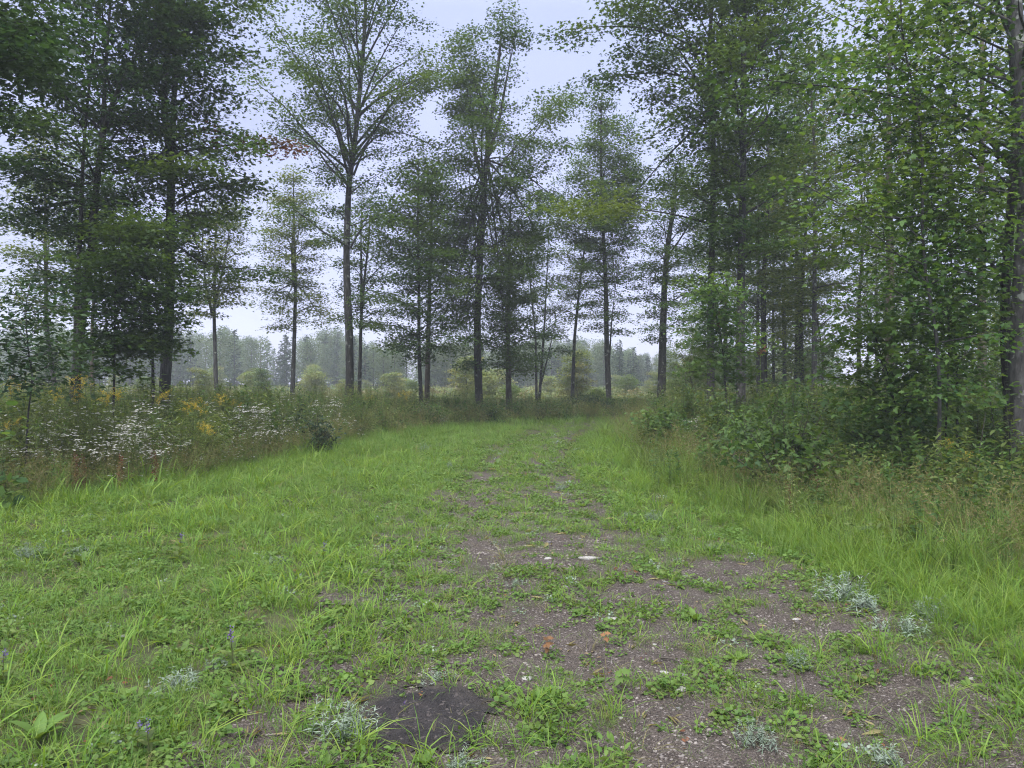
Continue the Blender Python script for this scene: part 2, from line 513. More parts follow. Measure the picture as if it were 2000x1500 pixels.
def pad_leaves(rng, centers, per, size, spread=(0.27, 0.09), shape='kite', tilt=0.38, droop=0.15):
    c = np.repeat(np.asarray(centers), per, axis=0)
    n = len(c)
    off = np.clip(rng.normal(size=(n, 3)), -1.8, 1.8) * np.array([spread[0], spread[0], spread[1]])
    off[:, 2] -= 0.35 * np.hypot(off[:, 0], off[:, 1]) * 0.5
    P = c + off
    N = np.array([0, 0, 1.0]) + rng.normal(size=(n, 3)) * tilt
    H = norm(off * np.array([1, 1, 0.2])) + rng.normal(size=(n, 3)) * 0.5 + np.array([0, 0, -droop])
    S = size * rng.uniform(0.5, 1.18, n)
    N = norm(N)
    H = norm(H - N * np.sum(H * N, -1, keepdims=True))
    return P, N, H, S

# ------------------------------------------------------------------ trees
def resample(path, n):
    path = np.asarray(path, float)
    s = np.concatenate([[0], np.cumsum(np.linalg.norm(np.diff(path, axis=0), axis=1))])
    t = np.linspace(0, s[-1], n)
    # smooth (Catmull-like) by interpolating then averaging
    q = np.stack([np.interp(t, s, path[:, k]) for k in range(3)], -1)
    for _ in range(2):
        q[1:-1] = 0.25 * q[:-2] + 0.5 * q[1:-1] + 0.25 * q[2:]
    return q

def spray(rng, axis, r0, dens, leaf, shape, per, spread, min_t=0.25):
    """one limb: its wood (limb, side shoots) and the pads of leaves on it"""
    L = np.sum(np.linalg.norm(np.diff(axis, axis=0), axis=1))
    n = len(axis)
    wood = [tube(axis, np.linspace(r0, max(0.006, r0 * 0.2), n), 5)]
    npads = max(3, int((0.95 * L ** 1.75 + 2) * dens))
    ns = max(3, int(npads / 2.6))
    tang = norm(np.gradient(axis, axis=0))
    pads = [axis[-1]] + [axis[i] + rng.normal(size=3) * 0.08 for i in range(n // 2, n - 1, 2)]
    ss = np.linspace(0, 1, n)
    for k in range(ns):
        t = min_t + (1 - min_t) * (k + rng.uniform(0.1, 0.9)) / ns
        p = np.array([np.interp(t, ss, axis[:, q]) for q in range(3)])
        d = np.array([np.interp(t, ss, tang[:, q]) for q in range(3)])
        a = math.radians(rng.uniform(35, 70)) * (1 if k % 2 else -1)
        ca, sa = math.cos(a), math.sin(a)
        h = np.array([d[0] * ca - d[1] * sa, d[0] * sa + d[1] * ca, d[2] * 0.45 + rng.normal() * 0.16 + 0.04])
        h = h / np.linalg.norm(h)
        Ls = (0.42 * L * (1.12 - t) + 0.25) * rng.uniform(0.65, 1.25)
        u = np.linspace(0, 1, 4)[:, None]
        q = p + h * Ls * u + rng.normal(size=(4, 3)) * 0.03 * Ls * u + np.array([0, 0, -0.12 * Ls]) * u ** 2
        wood.append(tube(q, np.linspace(max(0.006, r0 * 0.32), 0.004, 4), 3, cap=False))
        m = max(1, int(round(npads / ns)))
        for w in range(m):
            f = 0.4 + 0.6 * (w + 1) / m
            pads.append(p + (q[-1] - p) * f + rng.normal(size=3) * np.array([0.14, 0.14, 0.08]))
    return merge(wood), pad_leaves(rng, np.array(pads), per, leaf, spread, shape)

def tree(name, label, D, path, w0, crown, seed, limbs=20, el=(14, 58), dens=1.0, leaf=0.11, shape='kite', per=84, spread=(0.33, 0.085),
         bark='bark', mat='maple', taper=0.3, extra_stems=(), extra_limbs=(), tints={}, split=True, cat='tree', group=None, depth=0.9, singles=0):
    """path: trunk in photo pixels (bottom first); crown: (row, left, right) extents in pixels at distance D"""
    rng = np.random.default_rng(seed)
    pw = [at(px, py, D) for px, py in path]
    dx = (path[0][0] - path[1][0]) / max(1e-6, abs(path[0][1] - path[1][1]))
    bx = pw[0][0] + 0.4 * dx * (pw[0][2])
    base = np.array([bx, D, float(gz(bx, D))])
    # trunk wanders a little in depth as well
    for i, p in enumerate(pw):
        p[1] += 0.12 * math.sin(i * 1.7 + seed)
    tr = resample([base - np.array([0, 0, 0.15])] + pw, 26)
    H = tr[-1][2] - base[2]
    f = np.linspace(0, 1, len(tr))
    r0 = 0.5 * w0 / FPX * D
    hh = (tr[:, 2] - base[2])
    rad = r0 * (1 - (1 - taper) * f ** 0.9) + 0.35 * r0 * np.exp(-np.maximum(hh, 0) / 0.22)
    rad[-3:] *= (0.75, 0.5, 0.25)
    root = empty(name, base, label, cat, group)
    obj('trunk', mk_mesh('trunk', [(*(lambda q: (q[0] - base, q[1]))(tube(tr, rad, 12 if r0 > 0.07 else 7, wob=0.035, rng=rng)), 0)], [bark], True), root)
    stems = [(tr, rad)]
    for sp in extra_stems:
        sw = resample([at(px, py, D) for px, py in sp[1]], 14)
        sr = np.linspace(0.5 * sp[0] / FPX * D, 0.012, 14)
        o = obj('stem', mk_mesh('stem', [(*(lambda q: (q[0] - base, q[1]))(tube(sw, sr, 8, wob=0.03, rng=rng)), 0)], [bark], True), root)
        stems.append((sw, sr))
    cr = np.array(sorted([(EYE + (HOR - a) / FPX * D, (b - 1000) / FPX * D, (c - 1000) / FPX * D) for a, b, c in crown]))
    z0, z1 = cr[0, 0], cr[-1, 0]
    limbs = int(limbs * 1.2)
    parts = []
    def make(axis, r, tint, dn):
        return spray(rng, axis, r, dn, leaf, shape, per, spread) + (tint,)
    # stratify targets by the area of the profile
    zz = np.linspace(z0, z1, 200)
    wgt = np.interp(zz, cr[:, 0], cr[:, 2] - cr[:, 1]) + 0.2
    cum = np.cumsum(wgt) / np.sum(wgt)
    az = rng.uniform(0, 6.28)
    for k in range(limbs):
        zt = np.interp((k + rng.uniform(0.15, 0.85)) / limbs, cum, zz)
        az += 2.39996 + rng.normal() * 0.25
        st, sr = stems[k % len(stems)]
        cx = np.interp(zt, st[:, 2], st[:, 0])
        xl, xr = np.interp(zt, cr[:, 0], cr[:, 1]), np.interp(zt, cr[:, 0], cr[:, 2])
        rl, rr = max(0.25, cx - xl), max(0.25, xr - cx)
        c, s = math.cos(az), math.sin(az)
        side = rr if c > 0 else rl
        mean = min(0.5 * (rl + rr), 3.6) * depth
        R = (abs(c / side) ** 3 + abs(s / max(mean, 0.3)) ** 3) ** (-1 / 3.0) * (rng.uniform(0.72, 1.18) if k % 3 else rng.uniform(0.45, 0.75))
        R = max(0.3, R - 0.2)
        fz = (zt - z0) / (z1 - z0)
        elv = math.radians(el[0] + (el[1] - el[0]) * fz + rng.normal() * 5)
        zs = max(zt - R * math.tan(elv), max(0.5, st[0][2] + 0.15))
        zs = min(zs, st[-1][2] - 0.1)
        a = np.array([np.interp(zs, st[:, 2], st[:, q]) for q in range(3)])
        rs = np.interp(zs, st[:, 2], sr)
        b = np.array([a[0] + c * R, a[1] + s * R, zt])
        # height first, then outward (ascending limbs), tip flattens or droops
        m1 = a + (b - a) * 0.38 + np.array([0, 0, 0.10 * R])
        m2 = a + (b - a) * 0.74 + np.array([0, 0, 0.10 * R])
        wob = rng.normal(size=(3, 3)) * 0.05 * R
        axis = resample([a, m1 + wob[0], m2 + wob[1], b], 9)
        axis[0] = a
        r = min(rs * 0.55, 0.010 + 0.014 * np.linalg.norm(b - a))
        parts.append(make(axis, r, tints.get(k), dens * rng.uniform(0.45, 1.5)))
    for st, sr in stems:
        if st[-1][2] > z0 + 0.45 * (z1 - z0):
            j = int(len(st) * 0.80)
            ax = resample(np.vstack([st[j:], st[-1] + (st[-1] - st[-2]) * 0.6]), 8)
            parts.append(make(ax, sr[j] * 0.4, None, dens * 0.8))
    for lm in extra_limbs:
        axis = resample([at(px, py, D + dd) for px, py, dd in lm[1]], 11)
        parts.append(make(axis, 0.5 * lm[0] / FPX * D, lm[2] if len(lm) > 2 else None, dens * (lm[3] if len(lm) > 3 else 1)))
    if split:
        take = [np.zeros(len(p[1][0]), bool) for p in parts]
        if singles:                                   # the leaves that show largest are picked out one by one
            c = []
            for i, p in enumerate(parts):
                P = p[1][0]
                inside = (np.abs(P[:, 0]) < 0.68 * P[:, 1]) & (np.abs(P[:, 2] - EYE) < 0.50 * P[:, 1])
                dd = np.linalg.norm(P - np.array([0, 0, EYE]), axis=1) / p[1][3]
                c += [(v, i, j) for j, v in enumerate(dd) if inside[j]]
            for v, i, j in sorted(c)[:singles]:
                take[i][j] = True
        for (wood, lv, tint), tk in zip(parts, take):
            org = wood[0][0]
            br = obj('branch', mk_mesh('branch', [(wood[0] - base, wood[1], 0)], [bark]), root)
            P, N, Hd, S = lv
            k = ~tk
            V, T = leaves(P[k] - base, N[k], Hd[k], S[k], shape)
            fo = obj('foliage', mk_mesh('foliage', [(V, T, 0)], [tint or mat]), br)
            if singles:
                fo['kind'] = 'stuff'
            if tint == 'maple_red':
                fo['label'] = 'foliage turning rusty red'
            if tint == 'maple_yellow':
                fo['label'] = 'yellowish green foliage'
            if tk.any():
                X = np.cross(Hd, N)
                for j in np.nonzero(tk)[0]:
                    lf = obj('leaf', unit_leaf(shape, tint or mat), br)
                    q = P[j] - base
                    lf.matrix_local = Matrix([[X[j][r] * S[j], Hd[j][r] * S[j], N[j][r] * S[j], q[r]] for r in range(3)] + [[0, 0, 0, 1]])
    else:
        w = merge([p[0] for p in parts])
        lv = merge([leaves(*p[1], shape) for p in parts])
        obj('branchwork', mk_mesh('branchwork', [(w[0] - base, w[1], 0)], [bark]), root)
        obj('crown', mk_mesh('crown', [(lv[0] - base, lv[1], 0)], [mat]), root)
    return root

UNIT = {}
def unit_leaf(shape, mat):
    if (shape, mat) not in UNIT:
        tv, tt = LEAF[shape]
        UNIT[(shape, mat)] = mk_mesh('leaf', [(tv.astype(float), tt, 0)], [mat])
    return UNIT[(shape, mat)]

# ------------------------------------------------------------------ the ground
def grid_sheet(xs, ys, dz=0.0, keep=None):
    X, Y = np.meshgrid(xs, ys)
    Z = gz(X, Y) + dz
    V = np.stack([X, Y, Z], -1).reshape(-1, 3)
    nx, ny = len(xs), len(ys)
    i = (np.arange(ny - 1)[:, None] * nx + np.arange(nx - 1)[None, :]).ravel()
    T = np.concatenate([np.stack([i, i + 1, i + nx + 1], -1), np.stack([i, i + nx + 1, i + nx], -1)])
    if keep is not None:
        c = V[T].mean(1)
        T = T[keep(c[:, 0], c[:, 1])]
        used, T = np.unique(T, return_inverse=True)
        V, T = V[used], T.reshape(-1, 3)
    return V, T

def spaced(lim, fine, step):
    a = list(np.arange(0, fine, step))
    d = step
    while a[-1] < lim:
        d *= 1.18
        a.append(a[-1] + d)
    return np.array(a)

gx = spaced(330, 7, 0.14)
gx = np.concatenate([-gx[:0:-1], gx])
gy = np.concatenate([-spaced(40, 0.5, 0.25)[:0:-1], spaced(330, 16, 0.14)])
ground = obj('ground', mk_mesh('ground', [(*grid_sheet(gx, gy), 0)], ['ground'], True))
tag(ground, 'dark earth and thatch under the grass and weeds', kind='structure')

def on_track(x, y):
    return (np.abs(x - track_c(y)) < track_w(y) * 1.25 + 0.35 * (vnoise(x, y, 0.35, 11) - 0.5)) & (y < 24)
V, T = grid_sheet(np.arange(-3.2, 4.6, 0.04), np.arange(2.0, 12, 0.04), 0.0045, on_track)
V2, T2 = grid_sheet(np.arange(-2.2, 5, 0.14), np.arange(12, 25, 0.14), 0.0045, on_track)
# loose surface: small lumps
def lumps(x, y):
    return 0.016 * vnoise(x, y, 0.16, 21) + 0.016 * vnoise(x, y, 0.06, 22) ** 2
V[:, 2] += lumps(V[:, 0], V[:, 1])
tr_o = obj('dirt_track', mk_mesh('dirt_track', [(V, T, 0), (V2, T2, 0)], ['soil'], True))
tag(tr_o, 'worn reddish brown gravel track half overgrown with weeds', kind='structure')

def in_mud(x, y):
    return np.hypot((x + 0.42 + 0.1 * (y - 3.5)) / 0.40, (y - 3.52) / 0.42) + 1.15 * (vnoise(x, y, 0.24, 9) - 0.5) + 0.5 * (vnoise(x, y, 0.06, 12) - 0.5) + 0.3 * (vnoise(x, y, 0.03, 13) - 0.5) < 1.08
V, T = grid_sheet(np.arange(-1.2, 0.4, 0.02), np.arange(2.9, 4.3, 0.02), 0.0078, in_mud)
q = np.hypot((V[:, 0] + 0.42 + 0.1 * (V[:, 1] - 3.5)) / 0.40, (V[:, 1] - 3.52) / 0.42)
V[:, 2] += lumps(V[:, 0], V[:, 1]) + sstep(1.0, 0.6, q) * (0.016 * vnoise(V[:, 0], V[:, 1], 0.10, 31) + 0.022 * vnoise(V[:, 0], V[:, 1], 0.035, 32) ** 2)
mud = obj('mud_patch', mk_mesh('mud_patch', [(V, T, 0)], ['mud'], True))
tag(mud, 'bare patch of dark damp mud near the bottom of the track', kind='structure')

# ------------------------------------------------------------------ scattering of what nobody could count
def hidden(name, me):
    return bpy.data.objects.new(name, me)        # a source for instances, never linked into the scene

def scatter(name, label, P, rot, scl, idx, sources, mat_unused=None):
    col = bpy.data.collections.new(name + '_source')
    for i, me in enumerate(sources):
        col.objects.link(bpy.data.objects.new('%s_tuft_%02d' % (name, i), me))
    me = bpy.data.meshes.new(name)
    me.vertices.add(len(P))
    me.vertices.foreach_set('co', np.asarray(P, np.float32).ravel())
    a = me.attributes.new('rot', 'FLOAT_VECTOR', 'POINT'); a.data.foreach_set('vector', np.asarray(rot, np.float32).ravel())
    a = me.attributes.new('scl', 'FLOAT', 'POINT'); a.data.foreach_set('value', np.asarray(scl, np.float32))
    a = me.attributes.new('idx', 'INT', 'POINT'); a.data.foreach_set('value', np.asarray(idx, np.int32))
    o = obj(name, me)
    ng = bpy.data.node_groups.new(name, 'GeometryNodeTree')
    ng.interface.new_socket('Geometry', in_out='INPUT', socket_type='NodeSocketGeometry')
    ng.interface.new_socket('Geometry', in_out='OUTPUT', socket_type='NodeSocketGeometry')
    n, l = ng.nodes, ng.links
    gi, go = n.new('NodeGroupInput'), n.new('NodeGroupOutput')
    ci = n.new('GeometryNodeCollectionInfo')
    ci.inputs['Collection'].default_value = col
    ci.inputs['Separate Children'].default_value = True
    ci.inputs['Reset Children'].default_value = True
    ip = n.new('GeometryNodeInstanceOnPoints')
    ip.inputs['Pick Instance'].default_value = True
    def attr(nm, t):
        x = n.new('GeometryNodeInputNamedAttribute')
        x.data_type = t
        x.inputs['Name'].default_value = nm
        return x.outputs[0]
    er = n.new('FunctionNodeEulerToRotation')
    l.new(attr('rot', 'FLOAT_VECTOR'), er.inputs[0])
    l.new(gi.outputs[0], ip.inputs['Points'])
    l.new(ci.outputs[0], ip.inputs['Instance'])
    l.new(attr('idx', 'INT'), ip.inputs['Instance Index'])
    l.new(er.outputs[0], ip.inputs['Rotation'])
    l.new(attr('scl', 'FLOAT'), ip.inputs['Scale'])
    l.new(ip.outputs[0], go.inputs[0])
    md = o.modifiers.new('scatter', 'NODES')
    md.node_group = ng
    return tag(o, label, kind='stuff')

def blade_tuft(rng, n, h, w, spread, lean=0.5, head=None):
    """n curved blades; returns triangles; optional seed heads as a second soup"""
    Vs, Ts = [], []
    hv, ht, off = [], [], 0
    for i in range(n):
        a = rng.uniform(0, 6.283)
        L = h * rng.uniform(0.55, 1.15)
        ln = lean * rng.uniform(0.3, 1.3)
        d = np.array([math.cos(a), math.sin(a), 0])
        sd = np.array([-d[1], d[0], 0])
        sd = sd * math.cos(0.6) + np.array([0, 0, math.sin(0.6)]) * rng.normal() * 0.4
        r = spread * math.sqrt(rng.uniform())
        b = np.array([math.cos(a + rng.normal()) * r, math.sin(a + rng.normal()) * r, -0.01])
        pts = []
        for t in (0, 0.4, 0.75, 1.0):
            pts.append(b + d * L * ln * t ** 1.9 + np.array([0, 0, L * (t - 0.42 * ln * t ** 2.6)]))
        ww = w * rng.uniform(0.7, 1.3)
        V = []
        for p, k in zip(pts[:3], (0.7, 1.0, 0.7)):
            V += [p - sd * ww * k * 0.5, p + sd * ww * k * 0.5]
        V.append(pts[3])
        Vs.append(np.array(V))
        Ts.append(np.array([[0, 1, 3], [0, 3, 2], [2, 3, 5], [2, 5, 4], [4, 5, 6]]) + off)
        off += 7
        if head and rng.uniform() < head:
            hv.append((pts[2], pts[3]))
    V, T = np.concatenate(Vs), np.concatenate(Ts)
    if not head:
        return V, T
    P, Hh, S = [], [], []
    for a, b in hv:
        for k in range(9):
            P.append(a + (b - a) * (0.2 + 0.9 * k / 9.0) + rng.normal(size=3) * 0.008)
            Hh.append((b - a) / np.linalg.norm(b - a) + rng.normal(size=3) * 0.5)
            S.append(0.035)
    P, Hh, S = np.array(P), np.array(Hh), np.array(S)
    return (V, T), leaves(P, rng.normal(size=P.shape) + 0.01, Hh, S, 'lance')

def cover_clump(rng, n, h, size, spread, shape, flat=0.4):
    r = spread * np.sqrt(rng.uniform(size=n))
    a = rng.uniform(0, 6.283, n)
    P = np.stack([np.cos(a) * r, np.sin(a) * r, h * rng.uniform(0.15, 1.0, n) * (1 - 0.5 * r / spread)], -1)
    N = np.array([0, 0, 1.0]) + rng.normal(size=(n, 3)) * flat
    H = np.stack([np.cos(a), np.sin(a), rng.normal(size=n) * 0.3], -1) + rng.normal(size=(n, 3)) * 0.5
    return leaves(P, N, H, size * rng.uniform(0.6, 1.3, n), shape)

def rosette(rng, n, size):
    a = np.arange(n) * 2.4 + rng.normal(size=n) * 0.3
    P = np.stack([np.cos(a) * 0.01, np.sin(a) * 0.01, 0.01 + 0.01 * rng.uniform(size=n)], -1)
    el = rng.uniform(0.15, 0.9, n)
    H = np.stack([np.cos(a) * np.cos(el), np.sin(a) * np.cos(el), np.sin(el)], -1)
    N = np.stack([-np.cos(a) * np.sin(el), -np.sin(a) * np.sin(el), np.cos(el)], -1) + rng.normal(size=(n, 3)) * 0.15
    return leaves(P, N, H, size * rng.uniform(0.6, 1.2, n), 'oval')

def stalk(rng, h, nl, ls, shape='lance', bend=0.12, zmin=0.12, wstem=0.004, tuft=0):
    """an upright weed stalk with leaves all along; returns stem soup, leaf soup and the tip"""
    a = rng.uniform(0, 6.283)
    u = np.linspace(0, 1, 6)
    pts = np.stack([np.cos(a) * bend * h * u ** 2, np.sin(a) * bend * h * u ** 2, h * u - 0.02], -1)
    st = tube(pts, np.linspace(wstem, wstem * 0.4, 6), 3, cap=False)
    t = zmin + (1 - zmin) * np.sort(rng.uniform(size=nl))
    P = np.stack([np.interp(t, u, pts[:, k]) for k in range(3)], -1)
    b = np.arange(nl) * 2.4 + rng.normal(size=nl) * 0.5
    el = rng.uniform(-0.2, 0.7, nl)
    H = np.stack([np.cos(b) * np.cos(el), np.sin(b) * np.cos(el), np.sin(el)], -1)
    N = np.stack([-np.cos(b) * np.sin(el), -np.sin(b) * np.sin(el), np.cos(el)], -1) + rng.normal(size=(nl, 3)) * 0.25
    return st, leaves(P, N, H, ls * (1.1 - 0.6 * t) * rng.uniform(0.7, 1.3, nl), shape), pts[-1]

rg = np.random.default_rng(7)

def points(y0, y1, dens, seed, m=0.78, extra=1.0):
    r = np.random.default_rng(seed)
    w1 = m * y1 + extra
    n = int(dens * 2 * w1 * (y1 - y0))
    x = r.uniform(-w1, w1, n)
    y = r.uniform(y0, y1, n)
    k = np.abs(x) < m * y + extra
    return x[k], y[k], r

def place(sets, rotx=0.0):
    P = np.concatenate([s[0] for s in sets]); S = np.concatenate([s[1] for s in sets]); I = np.concatenate([s[2] for s in sets])
    r = np.random.default_rng(len(P))
    R = np.stack([r.normal(size=len(P)) * 0.08, r.normal(size=len(P)) * 0.08, r.uniform(0, 6.283, len(P))], -1)
    return P, R, S, I

def lay(x, y, s, i, dz=0.0):
    return np.stack([x, y, gz(x, y) + dz], -1), s, i

inside = lambda x, y: (x > left_edge(y) - 0.3) & (x < right_edge(y) + 0.3)

# --- short grass: fine tufts (0-3), broad curved tufts (4-6)
gsrc = []
for k in range(4):
    gsrc.append(mk_mesh('grass', [(*blade_tuft(rg, 30, 0.12, 0.0032, 0.075, 0.9), 0)], ['grass']))
for k in range(4):
    gsrc.append(mk_mesh('grass', [(*blade_tuft(rg, 10, 0.22, 0.0070, 0.07, 0.9), 0)], ['grass_bright']))
sets = []
for (y0, y1, dens, sc) in ((2.4, 5, 150, 1.0), (5, 9, 110, 1.1), (9, 16, 60, 1.35), (16, 26, 26, 1.9), (26, 40, 10, 2.6)):
    x, y, r = points(y0, y1, dens, int(y0 * 10))
    b = bare(x, y)
    pr = (1 - 0.72 * b) * inside(x, y)
    pr *= 0.45 + 0.9 * vnoise(x, y, 0.5, 41)
    pr *= 1 - 0.35 * np.exp(-((np.abs(x - track_c(y)) - 0.75) / 0.22) ** 2) * sstep(7, 11, y)
    k = r.uniform(size=len(x)) < pr
    x, y, b = x[k], y[k], b[k]
    s = sc * r.uniform(0.55, 1.2, len(x)) * (1 - 0.5 * b) * (0.75 + 0.5 * vnoise(x, y, 1.2, 42))
    s *= 1 - 0.5 * np.exp(-((np.abs(x - track_c(y)) - 0.75) / 0.25) ** 2) * sstep(7, 11, y)
    s *= 1 + 0.55 * sstep(2.0, 0.2, x - left_edge(y)) + 0.15 * sstep(-1, -3, x) - 0.25 * sstep(1.2, 0.4, np.abs(x - track_c(y)))
    i = np.where(r.uniform(size=len(x)) < (0.12 + 0.40 * sstep(0.5, 0.78, vnoise(x, y, 0.9, 43))) * (y < 16), r.integers(4, 8, len(x)), r.integers(0, 4, len(x)))
    sets.append(lay(x, y, s, i))
scatter('grass', 'short green grass growing over the clearing', *place(sets), gsrc)

# --- taller bright grass along the verge of the track
tsrc = [mk_mesh('tall_grass', [(*blade_tuft(rg, 30, 0.42, 0.005, 0.07, 0.75), 0)], [m]) for m in ('grass_bright', 'grass_bright', 'grass', 'weed')]
sets = []
for (y0, y1, dens, sc) in ((3.0, 8, 75, 0.9), (8, 15, 42, 1.0), (15, 30, 14, 1.3)):
    x, y, r = points(y0, y1, dens, int(y0 * 10) + 1)
    dr = right_edge(y) - x
    wd = np.interp(y, [3, 6, 9, 14, 22, 30], [1.6, 1.5, 1.3, 1.1, 0.9, 0.6])
    pr = sstep(wd, wd * 0.55, dr) * (dr > -1.0) * (1 - bare(x, y)) * (0.35 + 0.9 * vnoise(x, y, 0.6, 44))
    dl = x - left_edge(y)
    pr = np.maximum(pr, 0.40 * sstep(0.9, 0.2, dl) * (dl > -0.8))
    k = r.uniform(size=len(x)) < pr
    x, y, dr = x[k], y[k], dr[k]
    s = sc * r.uniform(0.55, 1.15, len(x)) * (0.7 + 0.5 * sstep(1.6, 0.2, dr))
    i = np.where(r.uniform(size=len(x)) < 0.75 * sstep(1.0, 0.3, dr), r.integers(2, 4, len(x)), r.integers(0, 3, len(x)))
    sets.append(lay(x, y, s, i))
scatter('tall_grass', 'long bright green grass on the verge of the track', *place(sets), tsrc)

# --- dry wispy grass where the weeds begin
dsrc = []
for k in range(4):
    a, b = blade_tuft(rg, 26, 0.75, 0.003, 0.08, 0.55, head=0.6)
    dsrc.append(mk_mesh('dry_grass', [(*a, 0), (*b, 1)], ['grass_tan' if k == 1 else 'weed' if k == 2 else 'grass', 'grass_tan']))
sets = []
for (y0, y1, dens, sc) in ((4.5, 12, 34, 1.0), (12, 20, 22, 1.15), (20, 34, 10, 1.3)):
    x, y, r = points(y0, y1, dens, int(y0 * 10) + 2)
    dr = x - right_edge(y)
    dl = left_edge(y) - x
    pr = np.maximum(sstep(-0.4, 0.2, dr) * sstep(1.5, 0.5, dr) * 0.55, sstep(-0.7, 0.2, dl) * sstep(2.6, 0.8, dl) * 0.85)
    pr *= 0.4 + 0.9 * vnoise(x, y, 0.8, 45)
    k = r.uniform(size=len(x)) < pr
    x, y, dr = x[k], y[k], dr[k]
    s = sc * r.uniform(0.6, 1.15, len(x)) * np.where(dr > -0.6, 0.95, 0.85)
    sets.append(lay(x, y, s, r.integers(0, 4, len(x))))
scatter('dry_grass', 'wispy olive and straw coloured grass edging the weeds', *place(sets), dsrc)

# --- low leafy ground cover
csrc = []
for k in range(3):
    csrc.append(mk_mesh('ground_cover', [(*cover_clump(rg, 60, 0.07, 0.024, 0.085, 'round'), 0)], ['cover']))
for k in range(2):
    csrc.append(mk_mesh('ground_cover', [(*cover_clump(rg, 45, 0.10, 0.035, 0.08, 'oval', 0.6), 0)], ['cover']))
for k in range(2):
    csrc.append(mk_mesh('ground_cover', [(*rosette(rg, 9, 0.075), 0)], ['cover']))
csrc.append(mk_mesh('ground_cover', [(*cover_clump(rg, 70, 0.05, 0.016, 0.08, 'round', 0.7), 0)], ['silver']))
sets = []
for (y0, y1, dens, sc) in ((2.4, 6, 70, 1.0), (6, 12, 42, 1.15), (12, 22, 16, 1.5)):
    x, y, r = points(y0, y1, dens, int(y0 * 10) + 3)
    b = bare(x, y)
    pr = (1 - 0.74 * b) * inside(x, y) * (0.35 + 0.9 * vnoise(x, y, 0.4, 46))
    k = r.uniform(size=len(x)) < pr
    x, y = x[k], y[k]
    s = sc * r.uniform(0.5, 1.2, len(x)) * (1 - 0.35 * bare(x, y))
    i = r.choice(8, len(x), p=[0.23, 0.23, 0.22, 0.14, 0.11, 0.02, 0.02, 0.03])
    sets.append(lay(x, y, s, i))
scatter('ground_cover', 'low clover and small leafy weeds among the grass', *place(sets), csrc)

# --- gravel on the bare track
def pebble_mesh(rng, flat=0.6, rough=0.25, n=1):
    ico = [(0, 0, 1)] + [(0.894 * math.cos(a), 0.894 * math.sin(a), 0.447) for a in np.arange(5) * 1.2566] \
        + [(0.894 * math.cos(a + 0.628), 0.894 * math.sin(a + 0.628), -0.447) for a in np.arange(5) * 1.2566] + [(0, 0, -1)]
    t = [(0, 1 + i, 1 + (i + 1) % 5) for i in range(5)] + [(1 + i, 6 + i, 1 + (i + 1) % 5) for i in range(5)] \
        + [(1 + (i + 1) % 5, 6 + i, 6 + (i + 1) % 5) for i in range(5)] + [(6 + i, 11, 6 + (i + 1) % 5) for i in range(5)]
    V = np.array(ico) * (1 + rng.normal(size=(12, 1)) * rough) * np.array([1, rng.uniform(0.6, 0.9), flat * rng.uniform(0.5, 1)])
    return V * 0.5, np.array(t)
psrc = [mk_mesh('gravel', [(*pebble_mesh(rg), 0)], ['pebble']) for k in range(10)]
sets = []
for (y0, y1, dens, lo, hi) in ((2.4, 5, 2200, 0.004, 0.026), (5, 9, 900, 0.006, 0.034), (9, 14, 220, 0.012, 0.045)):
    x, y, r = points(y0, y1, dens, int(y0 * 10) + 4, 0.5, 0.8)
    mudd = np.hypot((x + 0.42 + 0.1 * (y - 3.5)) / 0.40, (y - 3.52) / 0.42) < 0.6 + 0.5 * vnoise(x, y, 0.15, 52)
    pr = np.clip(bare(x, y) * 1.2, 0, 1) * (np.abs(x - track_c(y)) < track_w(y) * 1.3) * (1 - 0.8 * mudd) * (0.15 + 1.1 * sstep(0.35, 0.8, vnoise(x, y, 0.7, 47)))
    k = r.uniform(size=len(x)) < pr
    x, y = x[k], y[k]
    s = lo + (hi - lo) * r.uniform(size=len(x)) ** 3
    sets.append(lay(x, y, s, r.integers(0, 10, len(x)), 0.012))
scatter('gravel', 'small grey and brown gravel lying on the bare track', *place(sets), psrc)

# --- dead straw and leaf crumbs
lsrc = []
for k in range(3):
    n_ = 5
    P_ = np.stack([rg.normal(size=n_) * 0.05, rg.normal(size=n_) * 0.05, rg.uniform(0.004, 0.02, n_)], -1)
    H_ = np.stack([rg.normal(size=n_), rg.normal(size=n_), rg.normal(size=n_) * 0.1], -1)
    lsrc.append(mk_mesh('litter', [(*leaves(P_, np.array([0, 0, 1.0]) + rg.normal(size=(n_, 3)) * 0.3, H_, rg.uniform(0.02, 0.04, n_) if k < 2 else rg.uniform(0.06, 0.14, n_), 'oval' if k < 2 else 'lance'), 0)],
                        ['brown_leaf' if k == 0 else 'stem_dry' if k == 1 else 'grass_tan']))
lsrc.append(mk_mesh('litter', [(*blade_tuft(rg, 9, 0.16, 0.0035, 0.05, 1.5), 0)], ['grass_tan']))
sets = []
for (y0, y1, dens, sc) in ((2.4, 6, 26, 1.0), (6, 12, 14, 1.2), (12, 24, 5, 1.6)):
    x, y, r = points(y0, y1, dens, int(y0 * 10) + 8)
    k = inside(x, y) & (r.uniform(size=len(x)) < 0.25 + 0.9 * vnoise(x, y, 0.7, 50))
    x, y = x[k], y[k]
    sets.append(lay(x, y, sc * r.uniform(0.5, 1.1, len(x)), r.choice([0, 1, 2, 3, 3], len(x)), 0.012))
scatter('litter', 'dead straw and brown leaf litter between the green plants', *place(sets), lsrc)

